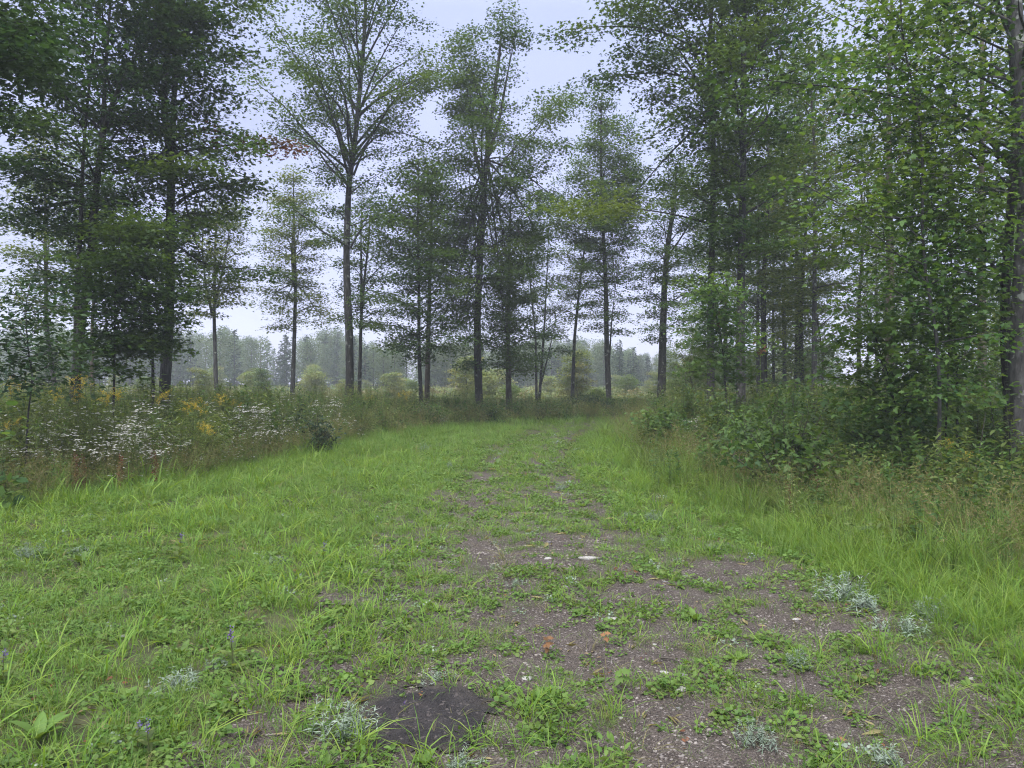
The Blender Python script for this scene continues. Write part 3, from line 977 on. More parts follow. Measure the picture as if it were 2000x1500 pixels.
# --- undergrowth: dense stalks under and behind the weeds, and the brush of the far clearing
usrc = []
for k in range(5):
    st, lv = [], []
    for q in range(5):
        a, b, tip = stalk(rg, rg.uniform(0.7, 1.1), 22, 0.13, 'lance' if k < 3 else 'oval')
        o = np.append(rg.normal(size=2) * 0.10, 0)
        st.append((a[0] + o, a[1])); lv.append((b[0] + o, b[1]))
    usrc.append(mk_mesh('undergrowth', [(*merge(st), 0), (*merge(lv), 1)], ['stem', ['weed', 'weed', 'regen', 'understory', 'weed'][k]]))
for k in range(3):
    usrc.append(mk_mesh('undergrowth', [(*cover_clump(rg, 150, 0.55, 0.085, 0.40, 'oval', 0.5), 0)], [['understory', 'weed', 'regen'][k]]))
sets = []
for (y0, y1, dens, sc) in ((6, 14, 15, 0.9), (14, 26, 13, 1.05), (26, 36, 10, 1.0), (36, 42, 2, 1.0)):
    x, y, r = points(y0, y1, dens, int(y0 * 10) + 5, 0.8, 2)
    side = np.maximum(left_edge(y) - x, x - right_edge(y))
    pr = sstep(0.05, np.where(y > 14, 0.35, 0.8), side) * (0.35 + 0.9 * vnoise(x, y, 1.1, 48))
    pr = np.where(y > 35, 0.6, pr)
    rt0 = x - right_edge(y)
    pr = np.where((y < 16) & (rt0 > -0.6) & (rt0 < 0.8), np.maximum(pr, 0.35), pr)
    k = r.uniform(size=len(x)) < pr
    x, y, side = x[k], y[k], side[k]
    s = sc * r.uniform(0.75, 1.25, len(x)) * (np.where(y > 14, 0.75, 0.6) + 0.4 * sstep(0.2, 1.4, side))
    s = np.where(y > 28, s * 0.75, s)
    rt = x > right_edge(y)
    i = np.where(rt, r.choice([3, 4, 5, 5, 6, 0, 3], len(x)), r.choice([0, 1, 2, 4, 6, 3], len(x)))
    i = np.where(y > 20, r.choice([2, 3, 5, 7, 1, 2], len(x)), i)
    s = s * np.where((y < 14) & ~rt, 1.2, 1.0)
    sets.append(lay(x, y, s, i))
scatter('undergrowth', 'leafy green undergrowth filling the edges of the clearing', *place(sets), usrc)

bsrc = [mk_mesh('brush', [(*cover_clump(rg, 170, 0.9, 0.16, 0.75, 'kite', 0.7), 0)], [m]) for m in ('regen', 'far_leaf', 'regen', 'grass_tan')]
sets = []
for (y0, y1, dens, sc) in ((36, 60, 1.0, 0.75), (60, 110, 0.45, 1.1)):
    x, y, r = points(y0, y1, dens, int(y0 * 10) + 6, 0.85, 4)
    k = r.uniform(size=len(x)) < 0.4 + 0.7 * vnoise(x, y, 5, 49)
    x, y = x[k], y[k]
    sets.append(lay(x, y, sc * r.uniform(0.5, 1.2, len(x)), r.choice([0, 0, 1, 2, 2, 3], len(x))))
scatter('brush', 'misty low brush across the open ground beyond the trees', *place(sets), bsrc)

# ------------------------------------------------------------------ the trees in front
tree('maple_tree', 'twin-stemmed dark maple at the far left whose trunk leans towards the clearing', 17, [(149, 790), (160, 620), (178, 450), (190, 370), (210, 245), (229, 170), (262, 105), (300, 70)], 21,
     [(560, 60, 225), (450, 20, 280), (350, -20, 320), (250, 10, 330), (150, -20, 380), (50, -60, 400), (-80, -20, 400), (-220, 120, 330)], 11, limbs=34,
     mat='maple_dark', dens=1.15, leaf=0.115, shape='lobe', el=(6, 50),
     extra_stems=[(12, [(152, 780), (147, 660), (158, 450), (165, 260), (176, 160), (190, 60), (200, -60)]), (11, [(190, 370), (203, 230), (206, 150), (215, 40), (225, -100)])],
     extra_limbs=[(6, [(176, 390, 0), (120, 395, 0.3), (60, 420, 0.5), (0, 440, 0.6)]), (5, [(160, 365, 0), (90, 350, -.4), (30, 330, -.6)]), (6, [(229, 170, 0), (330, 90, 0.3), (400, 30, 0.4)])])
tree('maple_tree', 'thick straight maple trunk rising behind goldenrod with one rust red spray', 18.5, [(322, 780), (327, 625), (332, 520), (335, 440), (336, 385), (333, 315), (334, 285), (322, 220), (320, 150), (327, 90), (335, 0), (340, -120), (345, -220)], 23,
     [(580, 250, 410), (480, 220, 440), (400, 220, 510), (320, 230, 550), (260, 230, 560), (180, 220, 480), (80, 230, 520), (0, 250, 560), (-120, 260, 490), (-220, 320, 400)], 12, limbs=34,
     mat='maple', dens=1.15, leaf=0.115, shape='lobe', el=(6, 50),
     extra_stems=[(13, [(334, 290), (342, 210), (340, 105), (350, 10), (362, -100)])],
     extra_limbs=[(8, [(345, 400, 0), (372, 378, 0), (400, 368, 0.1), (437, 367, 0.2), (490, 350, 0.3)]), (5, [(336, 300, 0), (430, 285, 0.2), (510, 280, 0.4), (560, 285, 0.5)], 'maple_red', 0.5),
                  (5, [(334, 470, 0), (400, 520, 0.3), (480, 525, 0.5), (530, 530, 0.5)], None, 0.25)])
tree('sapling', 'slim dark sapling with hanging leaves just left of the thick goldenrod-side trunk', 16, [(297, 779), (294, 674), (291, 555), (286, 480), (283, 430)], 8, [(690, 255, 340), (640, 240, 350), (560, 230, 340), (480, 250, 330), (430, 270, 310)], 13,
     limbs=11, mat='maple', leaf=0.12, shape='lobe', dens=0.36, el=(5, 35), cat='sapling')
tree('sapling', 'thin leaning sapling with a bushy crown between the two dark maples', 15, [(217, 765), (224, 650), (233, 520), (237, 440)], 6, [(720, 170, 280), (640, 170, 300), (560, 180, 290), (480, 200, 270), (440, 220, 255)], 14,
     limbs=11, mat='maple', leaf=0.11, shape='lobe', dens=0.34, el=(5, 35), cat='sapling')
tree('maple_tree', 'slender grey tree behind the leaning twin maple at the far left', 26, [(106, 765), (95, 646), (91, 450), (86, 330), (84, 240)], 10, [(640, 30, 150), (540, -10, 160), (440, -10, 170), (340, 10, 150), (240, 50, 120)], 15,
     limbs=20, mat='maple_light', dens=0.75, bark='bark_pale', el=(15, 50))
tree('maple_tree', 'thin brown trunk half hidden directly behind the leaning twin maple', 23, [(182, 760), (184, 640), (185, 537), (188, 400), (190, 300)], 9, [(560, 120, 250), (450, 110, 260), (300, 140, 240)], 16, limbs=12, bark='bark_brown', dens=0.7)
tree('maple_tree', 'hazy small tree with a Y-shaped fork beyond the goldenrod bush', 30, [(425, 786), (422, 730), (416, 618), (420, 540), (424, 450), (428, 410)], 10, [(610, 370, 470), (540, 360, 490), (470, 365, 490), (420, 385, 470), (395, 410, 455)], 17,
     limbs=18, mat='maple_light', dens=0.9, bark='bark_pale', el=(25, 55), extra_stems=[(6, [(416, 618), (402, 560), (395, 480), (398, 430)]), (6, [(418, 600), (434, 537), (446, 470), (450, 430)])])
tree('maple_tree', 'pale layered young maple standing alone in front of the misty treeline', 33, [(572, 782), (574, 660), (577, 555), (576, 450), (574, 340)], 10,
     [(640, 510, 635), (600, 505, 640), (540, 505, 630), (470, 495, 645), (420, 498, 640), (380, 515, 625), (345, 550, 600)], 18, limbs=26, mat='maple_light', dens=0.85, el=(6, 46), bark='bark_pale',
     extra_stems=[(6, [(575, 560), (570, 500), (573, 440), (580, 390)])])
tree('maple_tree', 'tall open-crowned maple with a thick bare trunk and spreading visible limbs', 27, [(682, 775), (682, 730), (684, 660), (679, 572), (675, 502), (677, 450), (681, 385), (684, 332), (693, 280), (700, 210), (708, 140), (713, 70), (714, 0), (716, -90)], 18,
     [(470, 620, 735), (400, 600, 770), (330, 605, 790), (280, 595, 880), (200, 500, 890), (110, 505, 890), (30, 525, 890), (-60, 560, 860), (-140, 620, 800)], 19, limbs=30, mat='maple', dens=0.62, leaf=0.105,
     el=(25, 62), bark='bark', depth=0.8,
     extra_limbs=[(5, [(691, 343, 0), (715, 280, .2), (754, 252, .3), (800, 262, .5), (850, 287, .6)]), (6, [(702, 224, 0), (730, 200, 0), (764, 178, -.1), (830, 150, -.3), (890, 132, -.4)]),
                  (6, [(678, 312, 0), (668, 270, 0), (656, 227, .1), (635, 205, .3), (610, 186, .5)]), (5, [(690, 290, 0), (672, 215, -.3), (640, 180, -.6), (560, 120, -.8)]),
                  (5, [(684, 486, 0), (700, 455, 0), (715, 434, -.2), (768, 414, -.4)], None, 0.6), (5, [(676, 480, 0), (655, 465, 0), (631, 455, .2), (603, 428, .3), (560, 400, .4)], None, 0.5),
                  (5, [(706, 160, 0), (690, 100, 0), (670, 50, .2), (650, -20, .4)]), (5, [(709, 130, 0), (740, 70, -.2), (770, 20, -.4), (800, -40, -.5)])])
tree('maple_tree', 'slim two-stemmed tree just behind the open-crowned maple', 32, [(701, 765), (705, 625), (714, 537), (721, 467), (724, 400)], 9, [(640, 650, 780), (540, 640, 790), (450, 650, 780), (390, 690, 760)], 20,
     limbs=15, mat='maple', dens=0.8, extra_stems=[(6, [(706, 610), (706, 520), (705, 440), (708, 380)])])
tree('maple_tree', 'bushy layered maple with thin black trunk and low spreading branches', 26, [(822, 782), (819, 695), (819, 555), (815, 450), (818, 310)], 9,
     [(700, 730, 880), (660, 700, 890), (600, 730, 900), (540, 740, 900), (470, 720, 900), (400, 730, 885), (340, 765, 875), (300, 800, 850)], 21, limbs=34, mat='maple', dens=1.0, shape='lobe', el=(4, 48))
tree('maple_tree', 'brownish trunk close behind the bushy low-branched maple', 30, [(834, 782), (838, 625), (841, 502), (843, 400), (845, 330)], 12, [(520, 770, 910), (430, 770, 910), (330, 790, 900)], 22, limbs=13, mat='maple_yellow', bark='bark_brown', dens=0.8)
tree('maple_tree', 'tall dense maple in the middle whose crown narrows to a tip', 29, [(936, 790), (932, 660), (932, 590), (938, 502), (945, 420), (946, 350), (951, 297), (962, 220), (970, 150), (978, 90), (982, 28)], 17,
     [(710, 870, 1000), (640, 850, 1030), (560, 840, 1070), (480, 835, 1085), (400, 830, 1090), (330, 835, 1095), (250, 850, 1095), (180, 880, 1090), (100, 890, 1080), (60, 920, 1050), (28, 950, 1015)], 23, limbs=46, mat='maple', dens=1.0, shape='lobe', el=(16, 68),
     extra_stems=[(9, [(948, 320), (975, 240), (990, 150), (1005, 80)]), (8, [(946, 370), (928, 300), (920, 230), (918, 150)]), (6, [(936, 480), (925, 440), (920, 380), (915, 330)])],
     extra_limbs=[(5, [(945, 490, 0), (980, 470, -.2), (1030, 440, -.4)]), (5, [(938, 520, 0), (925, 495, -.2), (880, 490, -.5)])])
tree('maple_tree', 'pale brown straight trunk close beside the tall dense middle maple', 31, [(994, 778), (992, 660), (994, 540), (996, 450), (998, 380)], 13, [(730, 955, 1085), (640, 950, 1095), (540, 950, 1095), (440, 955, 1085), (370, 960, 1060)], 24, limbs=22, mat='maple', bark='bark_brown', dens=0.95, el=(12, 48))
tree('maple_tree', 'clump of three thin stems to the right of the pale brown trunk', 36, [(1048, 782), (1046, 650), (1034, 540), (1030, 470)], 6, [(720, 1010, 1120), (620, 1000, 1130), (520, 1010, 1130), (440, 1030, 1110)], 25, limbs=16, mat='maple', dens=0.7, bark='bark_pale',
     extra_stems=[(6, [(1053, 782), (1063, 640), (1069, 520), (1072, 450)]), (4, [(1054, 760), (1072, 690), (1086, 620)])])
tree('maple_tree', 'thin trunk leaning right between the three-stem clump and the tall slim tree', 37, [(1118, 782), (1122, 660), (1134, 537), (1146, 450), (1150, 400)], 8, [(620, 1080, 1180), (520, 1070, 1200), (420, 1100, 1190)], 26, limbs=14, mat='maple_light', dens=0.7, bark='bark_pale')
tree('maple_tree', 'tall slim tree with a narrow pointed crown at the bend of the track', 35, [(1190, 782), (1184, 660), (1183, 555), (1179, 467), (1174, 350), (1173, 260), (1174, 188)], 12,
     [(650, 1140, 1240), (540, 1110, 1245), (430, 1085, 1250), (330, 1095, 1245), (255, 1115, 1235), (205, 1145, 1205), (187, 1165, 1185)], 27, limbs=36, mat='maple', dens=1.0, el=(5, 58),
     extra_stems=[(4, [(1190, 700), (1195, 620), (1202, 560)])])
tree('maple_tree', 'rough grey trunk just right of the track where the misty gap ends', 34, [(1292, 780), (1294, 640), (1298, 540), (1306, 472), (1315, 402), (1320, 330)], 19,
     [(660, 1245, 1345), (570, 1235, 1385), (480, 1240, 1390), (400, 1250, 1400), (330, 1275, 1385), (290, 1300, 1350)], 28, limbs=26, mat='maple', dens=1.0, bark='bark')
tree('maple_tree', 'lichen-speckled trunk forking high, with a long yellow-green branch over the track', 21, [(1387, 790), (1386, 646), (1391, 520), (1393, 400), (1392, 300), (1391, 230), (1384, 160), (1385, 80), (1390, -20), (1395, -150)], 17,
     [(560, 1290, 1430), (450, 1240, 1460), (350, 1180, 1480), (280, 1210, 1480), (200, 1220, 1470), (130, 1160, 1480), (60, 1090, 1500), (0, 1080, 1500), (-100, 1150, 1480), (-200, 1250, 1450)], 29, limbs=32, mat='maple', dens=0.68, leaf=0.115, shape='lobe', el=(14, 56),
     extra_stems=[(10, [(1391, 230), (1405, 170), (1408, 80), (1412, -40)])],
     extra_limbs=[(4, [(1393, 440, 0), (1320, 418, -.3), (1220, 405, -.6), (1140, 398, -.9), (1075, 400, -1.1)], 'maple_yellow', 1.0), (5, [(1391, 120, 0), (1300, 60, -.3), (1200, 50, -.5), (1100, 60, -.7)]),
                  (5, [(1392, 170, 0), (1300, 140, .2), (1200, 150, .4), (1150, 160, .4)])])
tree('maple_tree', 'straight dark trunk patched with pale lichen behind the right-hand undergrowth', 19.5, [(1445, 790), (1447, 660), (1450, 520), (1450, 350), (1449, 262), (1454, 70), (1458, -60), (1460, -160)], 20,
     [(520, 1390, 1560), (450, 1380, 1600), (350, 1380, 1620), (250, 1370, 1640), (150, 1350, 1650), (50, 1340, 1640), (-80, 1350, 1600), (-200, 1400, 1550)], 30, limbs=32, mat='maple', dens=0.62, leaf=0.115, shape='lobe', el=(14, 56),
     extra_limbs=[(5, [(1450, 300, 0), (1500, 200, .2), (1530, 90, .4), (1545, -20, .5)])])
tree('maple_tree', 'thick dark trunk behind the pale one at the right border', 11, [(1972, 870), (1970, 640), (1972, 450), (1974, 250), (1972, 50), (1970, -200), (1970, -420)], 22,
     [(560, 1800, 2130), (450, 1720, 2200), (350, 1640, 2250), (250, 1560, 2250), (150, 1560, 2280), (50, 1600, 2280), (-100, 1650, 2250), (-350, 1800, 2150)], 31, limbs=24, mat='maple_dark', dens=0.9, leaf=0.098, shape='maple', per=32, el=(8, 48), depth=0.75,
     extra_limbs=[(7, [(1972, 330, 0), (1910, 270, -.2), (1860, 238, -.3), (1790, 196, -.4), (1685, 172, -.5), (1580, 170, -.6), (1430, 148, -.7)], None, 0.8), (5, [(1972, 105, 0), (1930, 85, -.1), (1895, 70, -.2), (1846, 45, -.3), (1780, 20, -.4)])])
tree('maple_tree', 'thick pale-barked trunk standing at the right border of the clearing', 9.9, [(2000, 900), (1997, 640), (1996, 400), (1994, 200), (1990, 0), (1988, -250), (1988, -480)], 40,
     [(500, 1900, 2200), (350, 1800, 2350), (200, 1760, 2400), (0, 1760, 2400), (-300, 1800, 2300), (-480, 1900, 2100)], 32, limbs=14, mat='maple_dark', dens=0.7, leaf=0.098, shape='maple', per=30, el=(5, 45), bark='bark_pale', depth=0.6)
tree('sapling', 'tall thin maple sapling with big green leaves standing in the ferns', 9.6, [(1839, 960), (1835, 800), (1821, 660), (1813, 555), (1807, 455), (1797, 332), (1786, 210), (1769, 87), (1758, 0), (1752, -60)], 8.5,
     [(800, 1720, 1900), (700, 1690, 1950), (600, 1630, 1960), (500, 1570, 1960), (400, 1550, 1960), (300, 1560, 1950), (200, 1570, 1930), (100, 1600, 1900), (0, 1640, 1860), (-60, 1700, 1800)], 33, limbs=30, mat='understory', dens=0.5, leaf=0.092, shape='maple', per=26,
     el=(2, 38), depth=0.6, bark='bark_pale', singles=300, cat='sapling',
     extra_limbs=[(4, [(1803, 420, 0), (1740, 430, -.1), (1640, 400, -.2), (1570, 360, -.2)]), (4, [(1815, 560, 0), (1780, 520, -.1), (1700, 450, -.2), (1650, 410, -.3)])])
tree('sapling', 'whip-thin sapling just right of the tall fern-side sapling', 10.6, [(1850, 900), (1846, 640), (1833, 500), (1824, 380), (1818, 280)], 4, [(700, 1790, 1930), (560, 1760, 1930), (430, 1760, 1900), (300, 1780, 1860)], 34, limbs=14, mat='understory', dens=0.9, leaf=0.10, shape='maple', per=22, cat='sapling', depth=0.7)
tree('sapling', 'slim upright sapling between the fern-side sapling and the thick border trunks', 11.5, [(1866, 860), (1863, 765), (1860, 450), (1856, 330)], 6, [(760, 1800, 1960), (640, 1780, 1960), (500, 1780, 1950), (340, 1820, 1900)], 35, limbs=16, mat='understory', dens=0.9, leaf=0.10, shape='maple', per=22, cat='sapling', depth=0.7)
tree('sapling', 'low bushy sapling with broad leaves among the ferns at right', 11, [(1772, 960), (1760, 850), (1745, 740), (1700, 640)], 6, [(880, 1640, 1850), (800, 1590, 1860), (720, 1570, 1830), (650, 1600, 1780), (590, 1640, 1740)], 36, limbs=16, mat='understory', dens=0.6, leaf=0.11, shape='maple', per=24, cat='sapling', depth=0.7)
tree('sapling', 'small bush-like sapling with withered brown leaves beside the lichen trunk', 16, [(1418, 800), (1414, 680), (1405, 640), (1398, 590)], 5, [(740, 1310, 1450), (660, 1300, 1470), (600, 1320, 1480), (540, 1350, 1430)], 37, limbs=15, mat='understory', dens=0.55, per=30, spread=(0.2, 0.06), leaf=0.11, shape='lobe', cat='sapling')
tree('sapling', 'dark-leaved sapling rising from the weeds at the left border', 10.5, [(52, 800), (56, 740), (61, 688), (58, 600), (50, 560)], 5, [(760, -10, 120), (700, -20, 130), (640, -10, 140), (570, 20, 110)], 38, limbs=14, mat='maple_dark', dens=0.7, leaf=0.105, shape='oval', per=22, cat='sapling', el=(5, 35))
tree('maple_tree', 'dark maple outside the left border whose leaves hang into the top corner', 11, [(-260, 790), (-255, 400), (-240, 100), (-230, -200)], 24, [(200, -420, 60), (130, -450, 130), (60, -450, 150), (-60, -420, 140), (-200, -350, 0)], 39, limbs=20, mat='maple_dark', dens=1.0, leaf=0.12, shape='lobe', el=(5, 40),
     extra_limbs=[(6, [(-250, 250, 0), (-120, 170, -.2), (0, 120, -.3), (80, 110, -.3)]), (5, [(-240, 120, 0), (-100, 60, .2), (40, 40, .3), (130, 50, .4)])])

# withered leaves hang on the sapling beside the lichen trunk
host = [o for o in COL.objects if o.parent is None and o.get('label', '').startswith('small bush-like')][0]
def dead_leaf_mesh(rng):
    P = np.zeros((5, 3)); P[:, 2] = -np.arange(5) * 0.028
    H = np.array([0, 0, -1.0]) + rng.normal(size=(5, 3)) * 0.35
    N = rng.normal(size=(5, 3))
    return mk_mesh('withered_leaf', [(*leaves(P, N, H, np.full(5, 0.11), 'lobe'), 0)], ['brown_leaf'])
rw = np.random.default_rng(3)
for px, py in ((1474, 660), (1485, 680), (1491, 672), (1405, 600), (1403, 622)):
    o = obj('withered_leaf', dead_leaf_mesh(rw), host)
    o.location = Vector(at(px, py, 16)) - host.location
    o['label'] = 'curled brown dead leaf hanging down'
br = resample([at(1418, 640, 16), at(1450, 622, 16), at(1478, 645, 16), at(1491, 668, 16)], 8)
obj('twig', mk_mesh('twig', [(*(lambda q: (q[0] - np.array(host.location), q[1]))(tube(br, np.linspace(0.01, 0.004, 8), 4)), 0)], ['twig']), host)

# ------------------------------------------------------------------ woodland on the right and behind: shared kinds of tree
def proto_tree(name, label, H, r, cr, z0, seed, mat, bark, limbs, dens, leaf, el=(0, 50), group=None, cat='tree'):
    """a whole tree built about the origin with trunk, branchwork and crown"""
    rng = np.random.default_rng(seed)
    tr = resample(np.array([[0, 0, -0.2], [0.1 * rng.normal(), 0.1 * rng.normal(), H * 0.35], [0.2 * rng.normal(), 0.2 * rng.normal(), H * 0.7], [0.3 * rng.normal(), 0.3 * rng.normal(), H]]), 16)
    rad = np.linspace(r, 0.02, 16)
    rad[0] *= 1.4
    root = empty(name, (0, 0, 0), label, cat, group)
    obj('trunk', mk_mesh('trunk', [(*tube(tr, rad, 9, wob=0.04, rng=rng), 0)], [bark], True), root)
    W, Ls = [], []
    az = rng.uniform(0, 6)
    for k in range(limbs):
        f = (k + rng.uniform(0.2, 0.8)) / limbs
        zt = z0 + (H - z0) * f
        az += 2.4 + rng.normal() * 0.3
        R = cr * (math.sin(math.pi * (0.18 + 0.78 * f)) ** 0.8) * (rng.uniform(0.75, 1.0) if k % 3 else 0.55)
        e_ = math.radians(el[0] + (el[1] - el[0]) * f)
        zs = min(max(zt - R * math.tan(e_), 0.4), H - 0.1)
        a = np.array([np.interp(zs, tr[:, 2], tr[:, q]) for q in range(3)])
        b = a + np.array([math.cos(az) * R, math.sin(az) * R, zt - zs])
        ax = resample([a, a + (b - a) * 0.4 + np.array([0, 0, 0.1 * R]), a + (b - a) * 0.75 + np.array([0, 0, 0.1 * R]) + rng.normal(size=3) * 0.05 * R, b], 7)
        w, lv = spray(rng, ax, min(r * 0.5, 0.008 + 0.012 * R), dens, leaf, 'kite', 56, (0.33, 0.085))
        W.append(w); Ls.append(leaves(*lv, 'kite'))
    obj('branchwork', mk_mesh('branchwork', [(*merge(W), 0)], [bark]), root)
    obj('crown', mk_mesh('crown', [(*merge(Ls), 0)], [mat]), root)
    return root

GF = 'trees of the woodland behind the undergrowth on the right'
protos = [
    proto_tree('forest_tree', '', 15, 0.13, 2.6, 5.0, 51, 'maple', 'bark', 26, 0.8, 0.12, group=GF),
    proto_tree('forest_tree', '', 13, 0.10, 2.4, 4.2, 52, 'maple_light', 'bark_pale', 26, 0.8, 0.12, group=GF),
    proto_tree('forest_tree', '', 16, 0.16, 2.8, 6.0, 53, 'maple_light', 'bark_brown', 26, 0.85, 0.12, group=GF),
    proto_tree('forest_tree', '', 9, 0.06, 2.0, 1.6, 54, 'understory', 'bark_pale', 22, 0.9, 0.12, group=GF),
    proto_tree('forest_tree', '', 6, 0.045, 1.8, 0.8, 55, 'maple_light', 'bark_brown', 20, 0.95, 0.12, group=GF),
]
used = [False] * len(protos)
def put_tree(k, px, D, rz, s, label):
    loc = ground_at(px, D)
    if not used[k]:
        used[k] = True
        o = protos[k]
        o.location, o.rotation_euler, o.scale = loc, (0, 0, rz), (s, s, s)
        o['label'] = label
    else:
        copy_tree(protos[k], loc, rz, s, label)
named = [(0, 1494, 29, 'thin dark trunk between the lichen trunk and the pale right-hand saplings'), (1, 1590, 24, 'pale lichen-mottled trunk in the middle of the right-hand wood'),
         (2, 1735, 23, 'stout brown trunk seen behind the leafy fern-side sapling'), (1, 1781, 27, 'smooth pale trunk showing above the bushes right of the stout brown one'),
         (0, 1555, 34, 'slim trunk in the misty right-hand wood beyond the lichen trunk'), (2, 1920, 24, 'brown trunk glimpsed between saplings and the border trunks')]
rf = np.random.default_rng(77)
for k, px, D, lab in named:
    put_tree(k, px, D, rf.uniform(0, 6.28), rf.uniform(0.9, 1.1), lab)
kinds = ['tall woodland tree in the mist behind the right-hand undergrowth', 'pale-stemmed woodland tree in the mist behind the right-hand undergrowth', 'brown-trunked woodland tree in the mist behind the right-hand undergrowth',
         'slim leafy young tree in the mist behind the right-hand undergrowth', 'low leafy young tree in the mist behind the right-hand undergrowth']
for i in range(34):
    D = 27 + 34 * ((i + rf.uniform()) / 34) ** 1.1
    px = rf.uniform(1330, 2080)
    if px < 1420 and D < 34: px += 150
    k = int(rf.choice(5, p=[0.26, 0.24, 0.16, 0.12, 0.22]))
    put_tree(k, px, D, rf.uniform(0, 6.28), rf.uniform(0.8, 1.1), kinds[k])
for px, D, k, s in ((1880, 17, 4, 0.6), (1800, 21, 3, 0.6), (1950, 19, 3, 0.7), (1350, 27, 4, 0.5)):
    put_tree(k, px, D, rf.uniform(0, 6.28), s, 'leafy young tree growing out of the right-hand undergrowth')

# young trees in the clearing between the front trees and the treeline
GY = 'young trees in the misty clearing'
young = [proto_tree('young_tree', '', 3.6, 0.03, 1.1, 0.4, 61, 'regen', 'bark_pale', 16, 1.0, 0.16, (10, 40), GY),
         proto_tree('young_tree', '', 2.6, 0.025, 1.0, 0.2, 62, 'regen', 'bark_brown', 14, 1.0, 0.16, (10, 40), GY),
         proto_tree('young_tree', '', 5.0, 0.04, 1.3, 0.6, 63, 'far_leaf', 'bark_pale', 18, 1.0, 0.18, (10, 40), GY),
         proto_tree('young_tree', '', 2.2, 0.02, 0.8, 0.2, 64, 'maple_yellow', 'bark_brown', 12, 1.0, 0.16, (10, 40), GY)]
for i, lab in enumerate(('pale green young tree in the misty clearing', 'small bushy young tree in the misty clearing', 'taller slender young tree in the misty clearing', 'yellowish young tree in the misty clearing')):
    young[i]['label'] = lab
for i in range(80):
    k = i % 4
    D = 42 + 44 * rf.uniform() ** 0.8
    px = rf.uniform(-30, 1560) if i % 3 else rf.uniform(1300, 2050)
    loc = ground_at(px, D)
    if i < 4:
        young[k].location = loc
        young[k].rotation_euler = (0, 0, rf.uniform(0, 6.28))
    else:
        copy_tree(young[k], loc, rf.uniform(0, 6.28), rf.uniform(0.4, 0.95))

# ------------------------------------------------------------------ the far treeline
def conifer(name, H, R, seed, label, group, mat='conifer'):
    rng = np.random.default_rng(seed)
    root = empty(name, (0, 0, 0), label, 'tree', group)
    obj('trunk', mk_mesh('trunk', [(*tube([[0, 0, -0.2], [0, 0, H * 0.5], [0, 0, H]], [0.14, 0.09, 0.02], 6), 0)], ['bark'], True), root)
    P, N, Hd, S = [], [], [], []
    for k in range(int(H * 11)):
        f = (k + rng.uniform()) / (H * 11)
        z = H * (0.06 + 0.93 * f)
        L = R * (1 - f) ** 0.85 * rng.uniform(0.65, 1.1) + 0.08
        a = rng.uniform(0, 6.283)
        for q in range(max(3, int(L * 9))):
            t = rng.uniform(0.05, 1)
            P.append([math.cos(a) * L * t + rng.normal() * 0.06, math.sin(a) * L * t + rng.normal() * 0.06, z - 0.30 * L * t + 0.12 * L * t * t])
            Hd.append([math.cos(a) + rng.normal() * 0.5, math.sin(a) + rng.normal() * 0.5, -0.3 + rng.normal() * 0.2])
            N.append([rng.normal() * 0.5, rng.normal() * 0.5, 1])
            S.append(rng.uniform(0.28, 0.52))
    V, T = leaves(np.array(P), np.array(N), np.array(Hd), np.array(S), 'kite')
    obj('crown', mk_mesh('crown', [(V, T, 0)], [mat]), root)
    return root

def far_tree(name, H, R, z0, seed, label, group, mat, bark):
    rng = np.random.default_rng(seed)
    root = empty(name, (0, 0, 0), label, 'tree', group)
    obj('trunk', mk_mesh('trunk', [(*tube([[0, 0, -0.2], [rng.normal() * 0.1, 0, H * 0.5], [rng.normal() * 0.2, 0, H * 0.95]], [0.15, 0.1, 0.02], 6), 0)], [bark], True), root)
    c = []
    n = 130
    for k in range(n):
        f = (k + rng.uniform()) / n
        z = z0 + (H - z0) * f
        r = R * (math.sin(math.pi * (0.15 + 0.82 * f)) ** 0.7) * math.sqrt(rng.uniform())
        a = rng.uniform(0, 6.283)
        c.append([math.cos(a) * r, math.sin(a) * r, z + rng.normal() * 0.2])
    P, N, Hd, S = pad_leaves(rng, np.array(c), 22, 0.26, (0.5, 0.24), tilt=0.6)
    obj('crown', mk_mesh('crown', [(*leaves(P, N, Hd, S, 'kite'), 0)], [mat]), root)
    return root

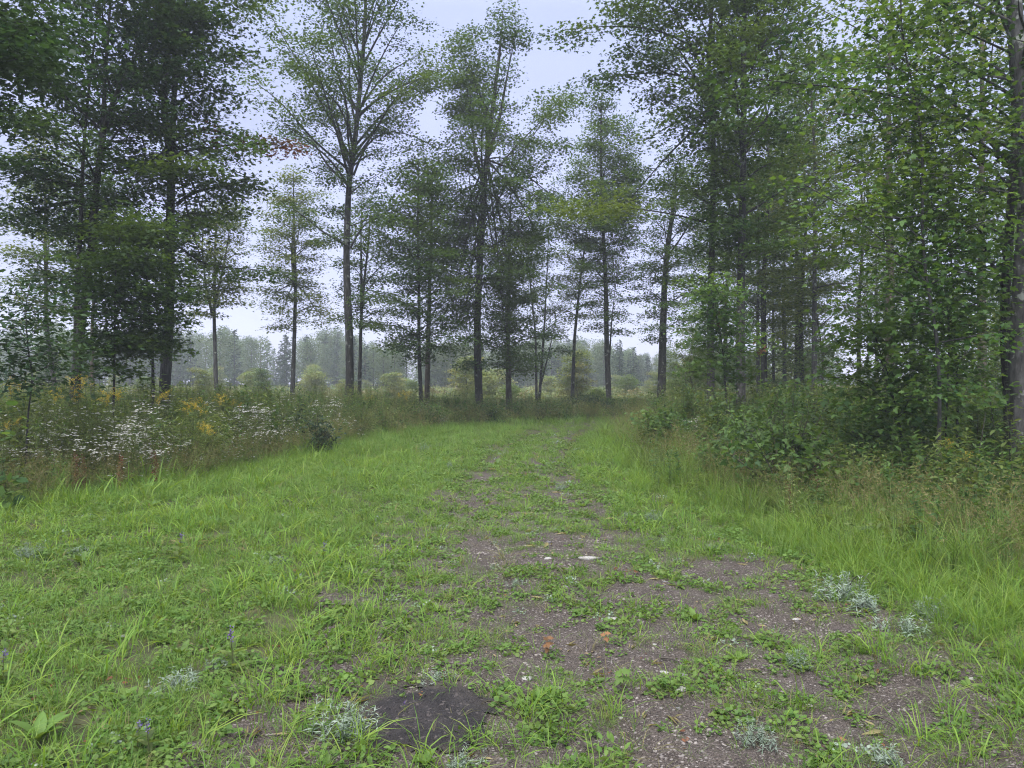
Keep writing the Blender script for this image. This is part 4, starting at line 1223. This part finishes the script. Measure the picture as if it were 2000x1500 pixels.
GS, GB = 'spruces of the far treeline', 'broadleaved trees of the far treeline'
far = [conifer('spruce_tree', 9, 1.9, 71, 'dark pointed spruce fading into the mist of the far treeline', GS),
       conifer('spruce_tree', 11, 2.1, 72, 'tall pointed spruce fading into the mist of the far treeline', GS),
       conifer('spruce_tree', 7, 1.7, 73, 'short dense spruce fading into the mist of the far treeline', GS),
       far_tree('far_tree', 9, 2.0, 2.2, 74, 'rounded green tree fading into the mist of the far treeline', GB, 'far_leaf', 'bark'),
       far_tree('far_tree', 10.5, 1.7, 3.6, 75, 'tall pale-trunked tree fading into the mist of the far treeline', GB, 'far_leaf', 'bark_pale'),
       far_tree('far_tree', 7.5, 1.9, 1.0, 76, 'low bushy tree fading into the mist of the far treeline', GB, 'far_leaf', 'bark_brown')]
spots = []
for i in range(350):
    D = 105 + 55 * rf.uniform()
    px = rf.uniform(-120, 1640) if i % 5 else rf.uniform(980, 1340)
    if 700 < px < 1010 and rf.uniform() < 0.6: D = 90 + 14 * rf.uniform()
    k = int(rf.choice(6, p=[0.15, 0.12, 0.15, 0.24, 0.20, 0.14]))
    top = np.interp(px, [-120, 0, 300, 430, 470, 520, 660, 720, 900, 1050, 1150, 1260, 1640], [666, 656, 654, 650, 658, 672, 656, 678, 676, 678, 678, 696, 690]) + rf.normal() * 9
    Hh = 1.6 + (HOR - top) / FPX * D
    spots.append((px, D, k, max(0.35, Hh / (9, 11, 7, 9, 10.5, 7.5)[k])))
spots += [(1210, 92, 1, 0.62), (1238, 98, 1, 0.55), (458, 105, 0, 0.98), (430, 100, 3, 0.95), (1203, 110, 0, 0.8)]
fu = [False] * 6
for px, D, k, s in spots:
    loc = ground_at(px, D)
    if not fu[k]:
        fu[k] = True
        far[k].location, far[k].scale = loc, (s, s, s)
    else:
        copy_tree(far[k], loc, rf.uniform(0, 6.28), s)

# ------------------------------------------------------------------ weeds one can tell apart
GA, GG = 'white asters in the weeds', 'goldenrods in the weeds'
def aster(seed, h):
    rng = np.random.default_rng(seed)
    root = empty('white_aster', (0, 0, 0), 'white aster in a drift of small white flowers at the edge of the weeds', 'flower', GA)
    st, lv, P = [], [], []
    for q in range(5):
        hh = h * rng.uniform(0.5, 1.15)
        a, b, tip = stalk(rng, hh, 20, 0.085, 'lance', 0.2)
        o = np.append(rng.normal(size=2) * 0.08, 0)
        st.append((a[0] + o, a[1])); lv.append((b[0] + o, b[1]))
        tip = tip + o
        for w in range(rng.integers(4, 8)):
            e_ = tip + np.array([rng.normal() * 0.10, rng.normal() * 0.10, rng.uniform(-0.16, 0.09)])
            st.append(tube([tip - np.array([0, 0, 0.16]), (tip + e_) / 2 - np.array([0, 0, 0.03]), e_], [0.002, 0.0015, 0.001], 3, cap=False))
            for u in range(3):
                P.append(e_ + rng.normal(size=3) * np.array([0.022, 0.022, 0.008]))
    obj('stem', mk_mesh('stem', [(*merge(st), 0)], ['stem']), root)
    obj('foliage', mk_mesh('foliage', [(*merge(lv), 0)], ['weed']), root)
    P = np.repeat(np.array(P), 6, axis=0)
    a = np.tile(np.arange(6) * 1.047, len(P) // 6)
    H = np.stack([np.cos(a), np.sin(a), 0.12 + 0 * a], -1)
    V, T = leaves(P, np.array([0, 0, 1.0]) + rng.normal(size=P.shape) * 0.12, H, np.full(len(P), 0.016), 'round')
    obj('flower_cluster', mk_mesh('flower_cluster', [(V, T, 0)], ['white']), root)['kind'] = 'stuff'
    return root

def goldenrod(seed, h, n=4):
    rng = np.random.default_rng(seed)
    root = empty('goldenrod', (0, 0, 0), 'yellow goldenrod plume standing up out of the weeds', 'flower', GG)
    st, lv, P = [], [], []
    for q in range(n):
        hh = h * rng.uniform(0.8, 1.08)
        a, b, tip = stalk(rng, hh, 34, 0.12, 'lance', 0.12)
        o = np.append(rng.normal(size=2) * 0.06, 0)
        st.append((a[0] + o, a[1])); lv.append((b[0] + o, b[1]))
        if q < max(1, n - 2):
            tip = tip + o
            for w in range(9):
                az, L = rng.uniform(0, 6.28), rng.uniform(0.06, 0.15)
                z0 = tip[2] - 0.16 * w / 9
                for u in range(7):
                    f = u / 6
                    P.append([tip[0] + math.cos(az) * L * f, tip[1] + math.sin(az) * L * f, z0 + 0.06 * math.sin(f * 2.2) + 0.02])
    obj('stem', mk_mesh('stem', [(*merge(st), 0)], ['stem']), root)
    obj('foliage', mk_mesh('foliage', [(*merge(lv), 0)], ['weed']), root)
    P = np.repeat(np.array(P), 4, axis=0) + rng.normal(size=(4 * len(P), 3)) * 0.010
    V, T = leaves(P, rng.normal(size=P.shape) + np.array([0, 0, 0.6]), rng.normal(size=P.shape), np.full(len(P), 0.014), 'kite')
    obj('flower_plume', mk_mesh('flower_plume', [(V, T, 0)], ['yellow']), root)['kind'] = 'stuff'
    return root

asters = [aster(81, 0.75), aster(82, 0.9), aster(83, 0.6), aster(84, 0.85)]
an = 0
def put_aster(px, D, s):
    global an
    loc = ground_at(px, D)
    k = an % 4
    if an < 4:
        asters[k].location, asters[k].scale = loc, (s, s, s)
    else:
        copy_tree(asters[k], loc, rf.uniform(0, 6.28), s)
    an += 1
for i in range(56):      # the near drift on the left
    D = rf.uniform(9.8, 13.5)
    put_aster(1000 + (left_edge(D) - rf.uniform(-0.1, 3.8)) / D * FPX, D, rf.uniform(0.6, 1.45))
for i in range(34):      # further along towards the open-crowned maple
    D = rf.uniform(14, 21)
    put_aster(1000 + (left_edge(D) - rf.uniform(0.1, 3.0)) / D * FPX, D, rf.uniform(0.9, 1.35))
for px, D in ((1365, 14.5), (1372, 14.8), (1358, 15), (840, 25), (860, 24)):
    put_aster(px, D, 0.9)
goldens = [goldenrod(91, 1.35), goldenrod(92, 1.15), goldenrod(93, 1.25)]
gn = 0
def put_golden(px, D, s, label=None):
    global gn
    loc = ground_at(px, D)
    k = gn % 3
    if gn < 3:
        o = goldens[k]
        o.location, o.scale = loc, (s, s, s)
    else:
        o = copy_tree(goldens[k], loc, rf.uniform(0, 6.28), s)
    if label:
        o['label'] = label
    gn += 1
for px, D, s, lab in ((150, 11.8, 1.12, 'tall yellow goldenrod in front of the leaning twin maple'), (200, 12.6, 1.2, 'tallest goldenrod just right of the leaning twin maple'), (40, 11.4, 1.1, 'goldenrod with flat yellow top near the left border'),
                      (122, 12.2, 1.08, 'goldenrod close to the left of the twin maple base'), (355, 12.8, 1.12, 'goldenrod topping the big bushy clump before the thick trunk'), (318, 13.2, 1.0, 'goldenrod at the foot of the thick maple trunk'),
                      (415, 13.0, 0.98, 'goldenrod on the right shoulder of the big bushy clump'), (388, 11.4, 0.82, 'low goldenrod flowering against the big bushy clump'), (30, 10.4, 0.72, 'low goldenrod near the left border'),
                      (1862, 8.3, 0.62, 'small goldenrod standing before the ferns at right')):
    put_golden(px, D, s, lab)
for i in range(5):
    D = rf.uniform(14, 26)
    put_golden(1000 + (left_edge(D) - rf.uniform(0.5, 3.5)) / D * FPX, D, rf.uniform(0.75, 1.0))

# leafy bushes
def bush(name, label, cat, h, r, n, mat, leaf, shape, seed, stems=7, group=None, stem_mat='twig', tilt=0.5):
    rng = np.random.default_rng(seed)
    root = empty(name, (0, 0, 0), label, cat, group)
    st, P = [], []
    for q in range(stems):
        a = rng.uniform(0, 6.283)
        rr = r * math.sqrt(rng.uniform(0.1, 1))
        hh = h * (1 - 0.45 * (rr / r) ** 2) * rng.uniform(0.8, 1.05)
        e_ = np.array([math.cos(a) * rr, math.sin(a) * rr, hh])
        ax = resample([[0, 0, -0.05], e_ * np.array([0.35, 0.35, 0.5]), e_], 6)
        st.append(tube(ax, np.linspace(0.010, 0.003, 6), 4, cap=False))
        for k in range(6):
            t = rng.uniform(0.15, 1)
            p = np.array([np.interp(t, np.linspace(0, 1, 6), ax[:, c]) for c in range(3)])
            b = rng.uniform(0, 6.283)
            L = rng.uniform(0.15, 0.45) * r
            o = p + np.array([math.cos(b) * L, math.sin(b) * L, 0.25 * L])
            st.append(tube([p, (p + o) / 2 + np.array([0, 0, 0.02]), o], [0.004, 0.003, 0.002], 3, cap=False))
            P += [o, (p + o) / 2]
    per = max(2, n // len(P))
    lv = pad_leaves(rng, np.array(P), per, leaf, (0.11 * max(1, r), 0.08), shape, tilt)
    lv[0][:, 2] = np.maximum(lv[0][:, 2], 0.03)
    obj('stem', mk_mesh('stem', [(*merge(st), 0)], [stem_mat]), root)
    obj('foliage', mk_mesh('foliage', [(*leaves(*lv, shape), 0)], [mat]), root)
    return root

def put(o, px, D, s=1.0, rz=0.0):
    o.location, o.scale, o.rotation_euler = ground_at(px, D), (s, s, s), (0, 0, rz)
    return o
put(bush('bush', 'rounded blackish green bush at the edge of the weeds below the open-crowned maple', 'bush', 0.95, 0.42, 900, 'shrub_dark', 0.10, 'oval', 101, 9), 622, 16.2)
put(bush('bush', 'upright dark leafy bush just left of the rounded blackish one', 'bush', 1.25, 0.42, 600, 'shrub_dark', 0.10, 'oval', 102, 7), 573, 18)
put(bush('bush', 'big feathery green clump with narrow leaves in front of the thick maple trunk', 'bush', 1.30, 0.62, 3200, 'weed', 0.12, 'lance', 103, 22, stem_mat='stem'), 372, 12.6)
put(bush('bush', 'narrow-leaved green clump left of the white aster drift', 'bush', 1.0, 0.5, 1600, 'weed', 0.11, 'lance', 104, 14, stem_mat='stem'), 95, 11.5)
put(bush('bush', 'low spreading green bush at the far bend of the track', 'bush', 1.1, 1.3, 2600, 'shrub_dark', 0.10, 'oval', 105, 16), 1150, 32.5)
put(bush('milkweed', 'broad-leaved weed with large rounded leaves at the left border', 'plant', 1.45, 0.30, 60, 'understory', 0.15, 'round', 106, 3, stem_mat='stem'), -4, 8.8, 0.9)
GU = 'leafy bushes of the undergrowth on the right'
ub = [bush('bush', 'broad-leaved green bush in the undergrowth on the right', 'bush', 1.2, 0.8, 900, 'understory', 0.105, 'maple', 111, 11, GU),
      bush('bush', 'finer-leaved green bush in the undergrowth on the right', 'bush', 1.0, 0.8, 1500, 'understory', 0.08, 'oval', 112, 12, GU),
      bush('bush', 'dark leafy bush in the undergrowth on the right', 'bush', 1.4, 0.7, 1100, 'maple', 0.095, 'oval', 113, 11, GU)]
for i in range(64):
    D = 9.6 + 15 * (i / 64.0)
    x = right_edge(D) + rf.uniform(0.35, 0.5 + 0.42 * D)
    px = 1000 + x / D * FPX
    s = rf.uniform(0.65, 1.1)
    if i < 3:
        put(ub[i], px, D, s)
    else:
        copy_tree(ub[i % 3], ground_at(px, D), rf.uniform(0, 6.28), s)

GW = 'leafy bushes scattered along the weedy bank'
wb = [bush('bush', 'fresh green bushy weed on the bank before the front trees', 'bush', 1.0, 0.55, 1100, 'understory', 0.085, 'oval', 114, 12, GW, 'stem'),
      bush('bush', 'olive narrow-leaved bushy weed on the bank before the front trees', 'bush', 1.15, 0.5, 1500, 'weed', 0.10, 'lance', 115, 14, GW, 'stem'),
      bush('bush', 'dark leafy bushy weed on the bank before the front trees', 'bush', 0.9, 0.6, 1000, 'maple', 0.085, 'oval', 116, 11, GW),
      bush('bush', 'pale yellowish bushy weed on the bank before the front trees', 'bush', 0.95, 0.5, 900, 'regen', 0.08, 'oval', 117, 11, GW, 'stem')]
for i in range(44):
    D = 12.5 + 19.5 * ((i + rf.uniform()) / 44.0) ** 0.8
    x = left_edge(D) - rf.uniform(0.25 if D > 19 else 1.2, 3.2 if D < 24 else 2.0)
    k = i % 4 if i < 4 else int(rf.choice(4, p=[0.3, 0.3, 0.2, 0.2]))
    s = rf.uniform(0.6, 1.15)
    if i < 4:
        put(wb[k], 1000 + x / D * FPX, D, s)
    else:
        copy_tree(wb[k], ground_at(1000 + x / D * FPX, D), rf.uniform(0, 6.28), s)

# ferns
frond_me = {}
def frond(seed, L):
    rng = np.random.default_rng(seed)
    u = np.linspace(0, 1, 8)
    ax = np.stack([0 * u, L * u * (1 - 0.12 * u), L * (0.75 * u - 0.62 * u ** 2)], -1)
    st = tube(ax, np.linspace(0.004, 0.001, 8), 3, cap=False)
    P, N, H, S = [], [], [], []
    for k in range(26):
        t = 0.16 + 0.83 * k / 26
        p = np.array([np.interp(t, u, ax[:, c]) for c in range(3)])
        w = 0.22 * L * (math.sin(math.pi * min(1, 0.22 + 0.80 * t)) ** 0.8) + 0.01
        for sd in (-1, 1):
            P.append(p); N.append([0.25 * sd, 0.2, 1]); H.append([sd, 0.35, -0.10 + rng.normal() * 0.08]); S.append(w)
    lv = leaves(np.array(P), np.array(N), np.array(H), np.array(S), 'lance')
    return mk_mesh('frond', [(*lv, 0), (*st, 1)], ['fern', 'stem'])
fm = [frond(121, 0.75), frond(122, 0.65), frond(123, 0.85)]
GFn = 'ferns at the foot of the undergrowth'
def fern(seed, n, label):
    rng = np.random.default_rng(seed)
    root = empty('fern', (0, 0, 0), label, 'fern', GFn)
    for k in range(n):
        o = obj('frond', fm[k % 3], root)
        o.rotation_euler = (rng.uniform(-0.25, 0.35), rng.normal() * 0.12, k * 6.283 / n + rng.normal() * 0.25)
        o.scale = (1, 1, 1) if k % 2 else (0.85, 0.85, 0.85)
        o.location = (0, 0, 0.03)
    return root
f0 = fern(131, 9, 'yellow-green fern under the tall thin sapling at right')
put(f0, 1735, 9.6, 1.0)
for px, D, s, lab in ((1790, 9.2, 0.9, 'fern with arching fronds right of the yellow-green one'), (1690, 10.4, 0.8, 'fern half hidden behind the yellow-green one'), (1760, 10.6, 1.1, 'tall fern behind the two ferns under the sapling'),
                      (1400, 12.2, 0.75, 'yellowing fern in the grass below the lichen trunk'), (1375, 12.8, 0.7, 'small pale fern beside the yellowing fern'), (1425, 12.8, 0.8, 'green fern right of the yellowing fern'),
                      (1975, 7.2, 0.6, 'pale fern in the grass at the right border'), (1935, 7.6, 0.55, 'small pale fern just left of the border fern'), (1860, 9.0, 0.9, 'dark fern beside the sapling stem'),
                      (1640, 10.2, 0.7, 'low fern at the left of the fern bank'), (1910, 9.3, 0.9, 'fern in the shade before the border trunks'), (1830, 10.4, 1.0, 'fern behind the sapling stem')):
    copy_tree(f0, ground_at(px, D), rf.uniform(0, 6.28), s, lab)

for i in range(16):
    D = rf.uniform(6.6, 15)
    x = right_edge(D) + rf.uniform(-0.1, 1.3)
    copy_tree(f0, ground_at(1000 + x / D * FPX, D), rf.uniform(0, 6.28), rf.uniform(0.45, 0.8), 'small fern among the grass at the foot of the right-hand bushes')

# silvery clumps
GSv = 'silvery plants in the grass'
def silver(seed, h, r, n):
    rng = np.random.default_rng(seed)
    root = empty('silver_plant', (0, 0, 0), 'clump of small silvery grey leaves in the grass', 'plant', GSv)
    st, lv = [], []
    for q in range(n):
        a, b, tip = stalk(rng, h * rng.uniform(0.6, 1.1), 22, 0.055, 'lance', 0.25, 0.05, 0.0025)
        o = np.append(rng.normal(size=2) * r * 0.5, 0)
        st.append((a[0] + o, a[1])); lv.append((b[0] + o, b[1]))
    obj('stem', mk_mesh('stem', [(*merge(st), 0)], ['silver']), root)
    obj('foliage', mk_mesh('foliage', [(*merge(lv), 0)], ['silver']), root)
    return root
sv = [silver(141, 0.22, 0.16, 22), silver(142, 0.16, 0.12, 14), silver(143, 0.13, 0.16, 16)]
svl = [(1640, 1175, 1.1, 'large silvery clump on the verge beside a dark arching twig'), (1700, 1200, 1.2, 'silvery clump right of the largest one on the verge'), (1760, 1240, 1.0, 'silvery clump nearest the camera on the right verge'), (1560, 1290, 0.6, None),
       (350, 1350, 1.0, 'pale silvery clump in the grass left of the mud'), (850, 1330, 0.6, 'small silvery plant on the rim of the mud'), (670, 1440, 0.9, 'silvery plant at the lower left rim of the mud'), (900, 1490, 0.7, None),
       (160, 1090, 0.8, None), (60, 1100, 0.8, None), (530, 1100, 0.7, None), (550, 1100, 0.6, None), (1280, 1020, 0.8, None), (1230, 1010, 0.7, None), (1390, 1075, 0.7, None), (1095, 950, 0.7, None), (880, 910, 0.9, None), (870, 940, 0.7, None),
       (1480, 1450, 0.6, None), (1745, 1490, 0.8, None), (960, 880, 0.8, None), (1820, 1215, 0.8, None), (1300, 1060, 0.6, None), (1010, 1130, 0.6, None), (830, 880, 0.9, None), (1900, 1240, 0.7, None), (430, 1300, 0.5, None)]
for i, (px, py, s, lab) in enumerate(svl):
    D = EYE * FPX / (py - HOR)
    if i < 3:
        o = put(sv[i], px, D, s)
    else:
        o = copy_tree(sv[i % 3], ground_at(px, D), rf.uniform(0, 6.28), s)
    if lab:
        o['label'] = lab
    elif i < 3:
        pass
    else:
        o['label'] = 'clump of small silvery grey leaves in the grass'

# dried brown dock stalks and purple spikes
def spike(name, label, cat, group, h, hm, ls, n, seed, zf, stem_mat, nl, leafm):
    rng = np.random.default_rng(seed)
    root = empty(name, (0, 0, 0), label, cat, group)
    a, b, tip = stalk(rng, h, nl, 0.09, 'oval', 0.06, 0.05, 0.005)
    obj('stem', mk_mesh('stem', [(*a, 0)], [stem_mat]), root)
    obj('foliage', mk_mesh('foliage', [(*b, 0)], [leafm]), root)
    t = zf + (1 - zf) * rng.uniform(size=n)
    P = np.stack([tip[0] * t ** 2, tip[1] * t ** 2, h * t], -1) + rng.normal(size=(n, 3)) * ls * 0.9
    obj('flower_head', mk_mesh('flower_head', [(*leaves(P, rng.normal(size=P.shape) + 0.01, rng.normal(size=P.shape) + np.array([0, 0, 0.5]), np.full(n, ls), 'kite'), 0)], [hm]), root)['kind'] = 'stuff'
    return root
dock = spike('dock_stalk', 'dry rust brown dock stalk nearest the grass on the left', 'weed', 'dry brown dock stalks', 0.62, 'dock', 0.022, 160, 151, 0.25, 'stem_dry', 6, 'dock')
put(dock, 305, 10.4, 0.95)
for px, D, s, lab in ((235, 10.2, 0.9, 'dry rust brown dock stalk in the middle of the three on the left'), (150, 9.9, 1.0, 'dry rust brown dock stalk in front of the white asters'), (165, 10.1, 0.9, 'second dry dock stalk among the white asters'),
                      (1545, 8.4, 0.75, 'thin dry dock stalk in the right-hand grass'), (1600, 9.2, 0.9, 'dry dock stalk close to the right-hand bushes')):
    copy_tree(dock, ground_at(px, D), rf.uniform(0, 6.28), s, lab)
vio = spike('purple_flower', 'purple flower spike in the grass at the bottom left', 'flower', 'purple flower spikes', 0.24, 'purple', 0.009, 40, 161, 0.72, 'stem', 10, 'weed')
put(vio, 290, 3.12, 0.75)
for px, D, s, lab in ((268, 3.16, 0.7, 'purple flower spike left of its taller neighbour at the bottom edge'), (5, 3.9, 0.9, 'purple flower spike at the left border of the grass'), (455, 4.05, 1.1, 'purple flower spike on a dark stalk left of the mud'),
                      (630, 6.3, 1.0, 'purple flower spike far up the grass on the left'), (350, 6.6, 1.1, 'purple flower spike on a tall stalk up the grass'), (790, 3.55, 0.35, 'tiny purple flower standing in the mud')):
    copy_tree(vio, ground_at(px, D), rf.uniform(0, 6.28), s, lab)

# small bright seedlings on the track
def seedling(label, px, py, mats, seed, n=5, size=0.07):
    rng = np.random.default_rng(seed)
    D = EYE * FPX / (py - HOR)
    root = empty('maple_seedling', ground_at(px, D), label, 'seedling')
    obj('stem', mk_mesh('stem', [(*tube([[0, 0, -0.01], [0.004, 0, 0.06], [0, 0.004, 0.12]], [0.003, 0.002, 0.0015], 4), 0)], ['stem_dry']), root)
    for k in range(n):
        a = k * 2.2 + rng.normal() * 0.3
        P = np.array([[0, 0, 0.12 - 0.012 * k]])
        H = np.array([[math.cos(a), math.sin(a), 0.1 - 0.06 * k]])
        N = np.array([[0.3 * rng.normal(), -0.5, 1.0]])
        obj('leaf', mk_mesh('leaf', [(*leaves(P, N, H, np.array([size]), 'maple'), 0)], [mats[k % len(mats)]]), root)
seedling('little maple seedling with pinkish red leaves on the track', 1070, 1262, ['orange_leaf', 'maple_red'], 171, 6, 0.042)
seedling('little seedling with orange leaves right of the red one', 1182, 1262, ['orange_leaf'], 172, 4, 0.038)
seedling('bright green seedling on the track below the orange one', 1215, 1340, ['cover'], 173, 5, 0.06)

# broad-leaved weed rosettes near the camera
GR = 'broad-leaved weeds near the camera'
def broad(seed, n, size, label):
    rng = np.random.default_rng(seed)
    root = empty('broadleaf_weed', (0, 0, 0), label, 'weed', GR)
    for k in range(n):
        a = k * 2.4 + rng.normal() * 0.2
        el = rng.uniform(0.35, 1.0)
        P = np.array([[0, 0, 0.015]]); H = np.array([[math.cos(a) * math.cos(el), math.sin(a) * math.cos(el), math.sin(el)]])
        N = np.array([[-math.cos(a) * math.sin(el), -math.sin(a) * math.sin(el), math.cos(el)]])
        obj('leaf', mk_mesh('leaf', [(*leaves(P, N, H, np.array([size * rng.uniform(0.7, 1.1)]), 'broad'), 0)], ['cover']), root)
    return root
bw = broad(181, 9, 0.15, 'large broad-leaved weed in the long grass at the bottom left')
put(bw, 75, 3.28)
for px, py, s, lab in ((830, 1490, 0.55, 'bushy broad-leaved weed below the mud at the bottom edge'), (1940, 1240, 0.55, 'broad pale-leaved weed at the right border'), (300, 1000, 0.9, 'dark dock rosette at the foot of the weeds'),
                       (1130, 1440, 0.25, 'weed in the green strip beside the track')):
    copy_tree(bw, ground_at(px, EYE * FPX / (py - HOR)), rf.uniform(0, 6.28), s, lab)

# stones
def stone_mesh(rng, flat):
    V, T = pebble_mesh(rng, flat, 0.14)
    # one subdivision for a rounder, chipped outline
    E = {}
    nv = list(V)
    def mid(a, b):
        k = (min(a, b), max(a, b))
        if k not in E:
            m = (nv[a] + nv[b]) / 2
            nv.append(m * (1.10 + rng.normal() * 0.05)); E[k] = len(nv) - 1
        return E[k]
    out = []
    for a, b, c in T:
        ab, bc, ca = mid(a, b), mid(b, c), mid(c, a)
        out += [(a, ab, ca), (ab, b, bc), (ca, bc, c), (ab, bc, ca)]
    return np.array(nv), np.array(out)
rs_ = np.random.default_rng(9)
def stone(px, py, wpx, label, mat='stone', flat=0.4, group=None):
    D = EYE * FPX / (py - HOR)
    w = wpx / FPX * D
    o = obj('stone', mk_mesh('stone', [(*stone_mesh(rs_, flat), 0)], [mat]), None, ground_at(px, D) + np.array([0, 0, 0.012 + 0.10 * w * flat]))
    o.scale = (w, w, w)
    o.rotation_euler = (rs_.normal() * 0.1, rs_.normal() * 0.1, rs_.uniform(-0.5, 0.5))
    return tag(o, label, 'stone', group)
stone(1151, 1094, 46, 'long flat pale stone lying across the track', 'stone', 0.3)
stone(1072, 1092, 22, 'flat pale stone left of the long one', 'stone', 0.4)
stone(811, 1068, 24, 'flat whitish stone at the left side of the track', 'stone', 0.3)
stone(1330, 1340, 28, 'pale blue-grey stone half sunk in the track', 'stone', 0.5)
stone(1335, 1312, 20, 'brownish stone just behind the pale blue-grey one', 'stone_grey', 0.5)
stone(1114, 1127, 14, 'small grey stone behind the middle of the track', 'stone_grey', 0.6)
stone(1104, 1143, 14, 'small white stone behind the middle of the track', 'stone', 0.5)
stone(1032, 990, 14, 'grey stone far up the track', 'stone_grey', 0.5)
stone(1440, 1315, 18, 'grey stone in the right wheel rut', 'stone_grey', 0.5)
stone(1580, 1370, 20, 'tan flat stone low on the track', 'stone', 0.4)
stone(1556, 1206, 20, 'flat pale stone under the verge grass', 'stone', 0.3)
stone(1900, 1330, 18, 'whitish stone at the right of the track', 'stone', 0.5)
stone(1028, 1316, 22, 'sandy coloured stone in the middle weeds', 'stone', 0.5)
stone(1300, 1308, 26, 'flat pale slab beside the brownish stone', 'stone', 0.3)
stone(708, 1447, 22, 'grey stone at the lower left rim of the mud', 'stone_grey', 0.5)
stone(645, 1268, 14, 'round pale stone in the grass above the mud', 'stone', 0.6)
stone(240, 1245, 24, 'flat grey stone in the bare gap of the left-hand grass', 'stone_grey', 0.3)
stone(1395, 1500, 30, 'grey stone at the bottom edge of the track', 'stone_grey', 0.4)
stone(1200, 1205, 26, 'thin pale stone between weeds on the track', 'stone', 0.3)
stone(1345, 1121, 22, 'grey slate under the verge on the far track', 'stone_grey', 0.25)
stone(1300, 1135, 20, 'bluish slate before the verge on the far track', 'stone_grey', 0.25)
GSt = 'small stones on the track'
for i in range(46):
    py = rf.uniform(1020, 1490)
    D = EYE * FPX / (py - HOR)
    x = track_c(D) + track_w(D) * rf.uniform(-0.9, 0.9)
    stone(1000 + x / D * FPX, py, rf.uniform(7, 13), 'small stone lying loose on the gravel track', 'stone' if i % 3 == 0 else 'stone_grey', rf.uniform(0.4, 0.7), GSt)

# fallen leaves and sticks
def fallen(px, py, w, mat, label):
    D = EYE * FPX / (py - HOR)
    s = 0.68 * w / FPX * D
    a = rf.uniform(0, 6.28)
    V, T = leaves(np.array([[0, 0, 0.0]]), np.array([[0.2, -0.35, 1.0]]), np.array([[math.cos(a), math.sin(a), 0.05]]), np.array([s]), 'maple')
    o = obj('fallen_leaf', mk_mesh('fallen_leaf', [(V, T, 0)], [mat]), None, ground_at(px, D) + np.array([0, 0, 0.045]))
    tag(o, label, 'leaf')
fallen(820, 1362, 22, 'orange_leaf', 'curled orange leaf lying on the dark mud')
fallen(1645, 1455, 22, 'orange_leaf', 'rust orange leaf on the bare track at the bottom')
fallen(1240, 1127, 18, 'brown_leaf', 'dark red leaf on the far part of the track')
fallen(710, 1415, 14, 'orange_leaf', 'small tan leaf on the left rim of the mud')
fallen(290, 1000, 22, 'orange_leaf', 'orange leaf at the foot of the left-hand weeds')
fallen(1760, 1050, 18, 'orange_leaf', 'pale orange leaf caught in the right-hand grass')
def stick(pts, r, label):
    P = []
    for px, D, dz in pts:
        g = ground_at(px, D)
        P.append(g + np.array([0, 0, dz]))
    o0 = P[0].copy()
    P = resample([p - o0 for p in P], 9)
    o = obj('stick', mk_mesh('stick', [(*tube(P, np.linspace(r, r * 0.4, 9), 5), 0)], ['twig'], True), None, o0)
    tag(o, label, 'stick')
stick([(1655, 5.6, 0.02), (1668, 5.55, 0.14), (1688, 5.5, 0.17), (1702, 5.45, 0.10)], 0.006, 'dark twig arching over the silvery clump on the verge')
stick([(1290, 4.28, 0.03), (1310, 4.26, 0.035), (1328, 4.22, 0.03)], 0.007, 'short dark stick lying on the track')
stick([(1706, 3.62, 0.03), (1730, 3.55, 0.04), (1748, 3.5, 0.03)], 0.006, 'thin dark stick in the weeds low on the track')
stick([(1470, 12.5, 0.1), (1500, 12.0, 0.9), (1520, 11.8, 1.4)], 0.012, 'bare dead stem leaning in the right-hand bushes')
stick([(1740, 8.6, 0.02), (1800, 9.3, 0.5), (1850, 10.0, 0.9)], 0.009, 'grey dead branch leaning among the ferns')
stick([(1880, 8.4, 0.02), (1910, 9.0, 0.55), (1925, 9.6, 1.1)], 0.009, 'grey dead branch leaning before the border trunks')

# ------------------------------------------------------------------ mist
hm, hn, hl, hout = new_mat('haze')
pv = hn.new('ShaderNodeVolumePrincipled')
pv.inputs['Color'].default_value = (0.84, 0.90, 1.0, 1)
pv.inputs['Density'].default_value = 0.0014
pv.inputs['Anisotropy'].default_value = 0.0
hl.new(pv.outputs[0], hout.inputs['Volume'])
x0, x1, y0, y1, z0, z1 = -345, 345, -60, 345, -2.0, 26.0
V = np.array([[x, y, z] for z in (z0, z1) for y in (y0, y1) for x in (x0, x1)], float)
T = np.array([[0, 2, 3], [0, 3, 1], [4, 5, 7], [4, 7, 6], [0, 1, 5], [0, 5, 4], [2, 6, 7], [2, 7, 3], [0, 4, 6], [0, 6, 2], [1, 3, 7], [1, 7, 5]])
hme = bpy.data.meshes.new('haze')
hme.from_pydata([tuple(v) for v in V], [], [tuple(int(i) for i in t) for t in T])
hme.materials.append(hm)
hz = obj('haze', hme)
tag(hz, 'thin bluish morning mist over the clearing', kind='stuff')
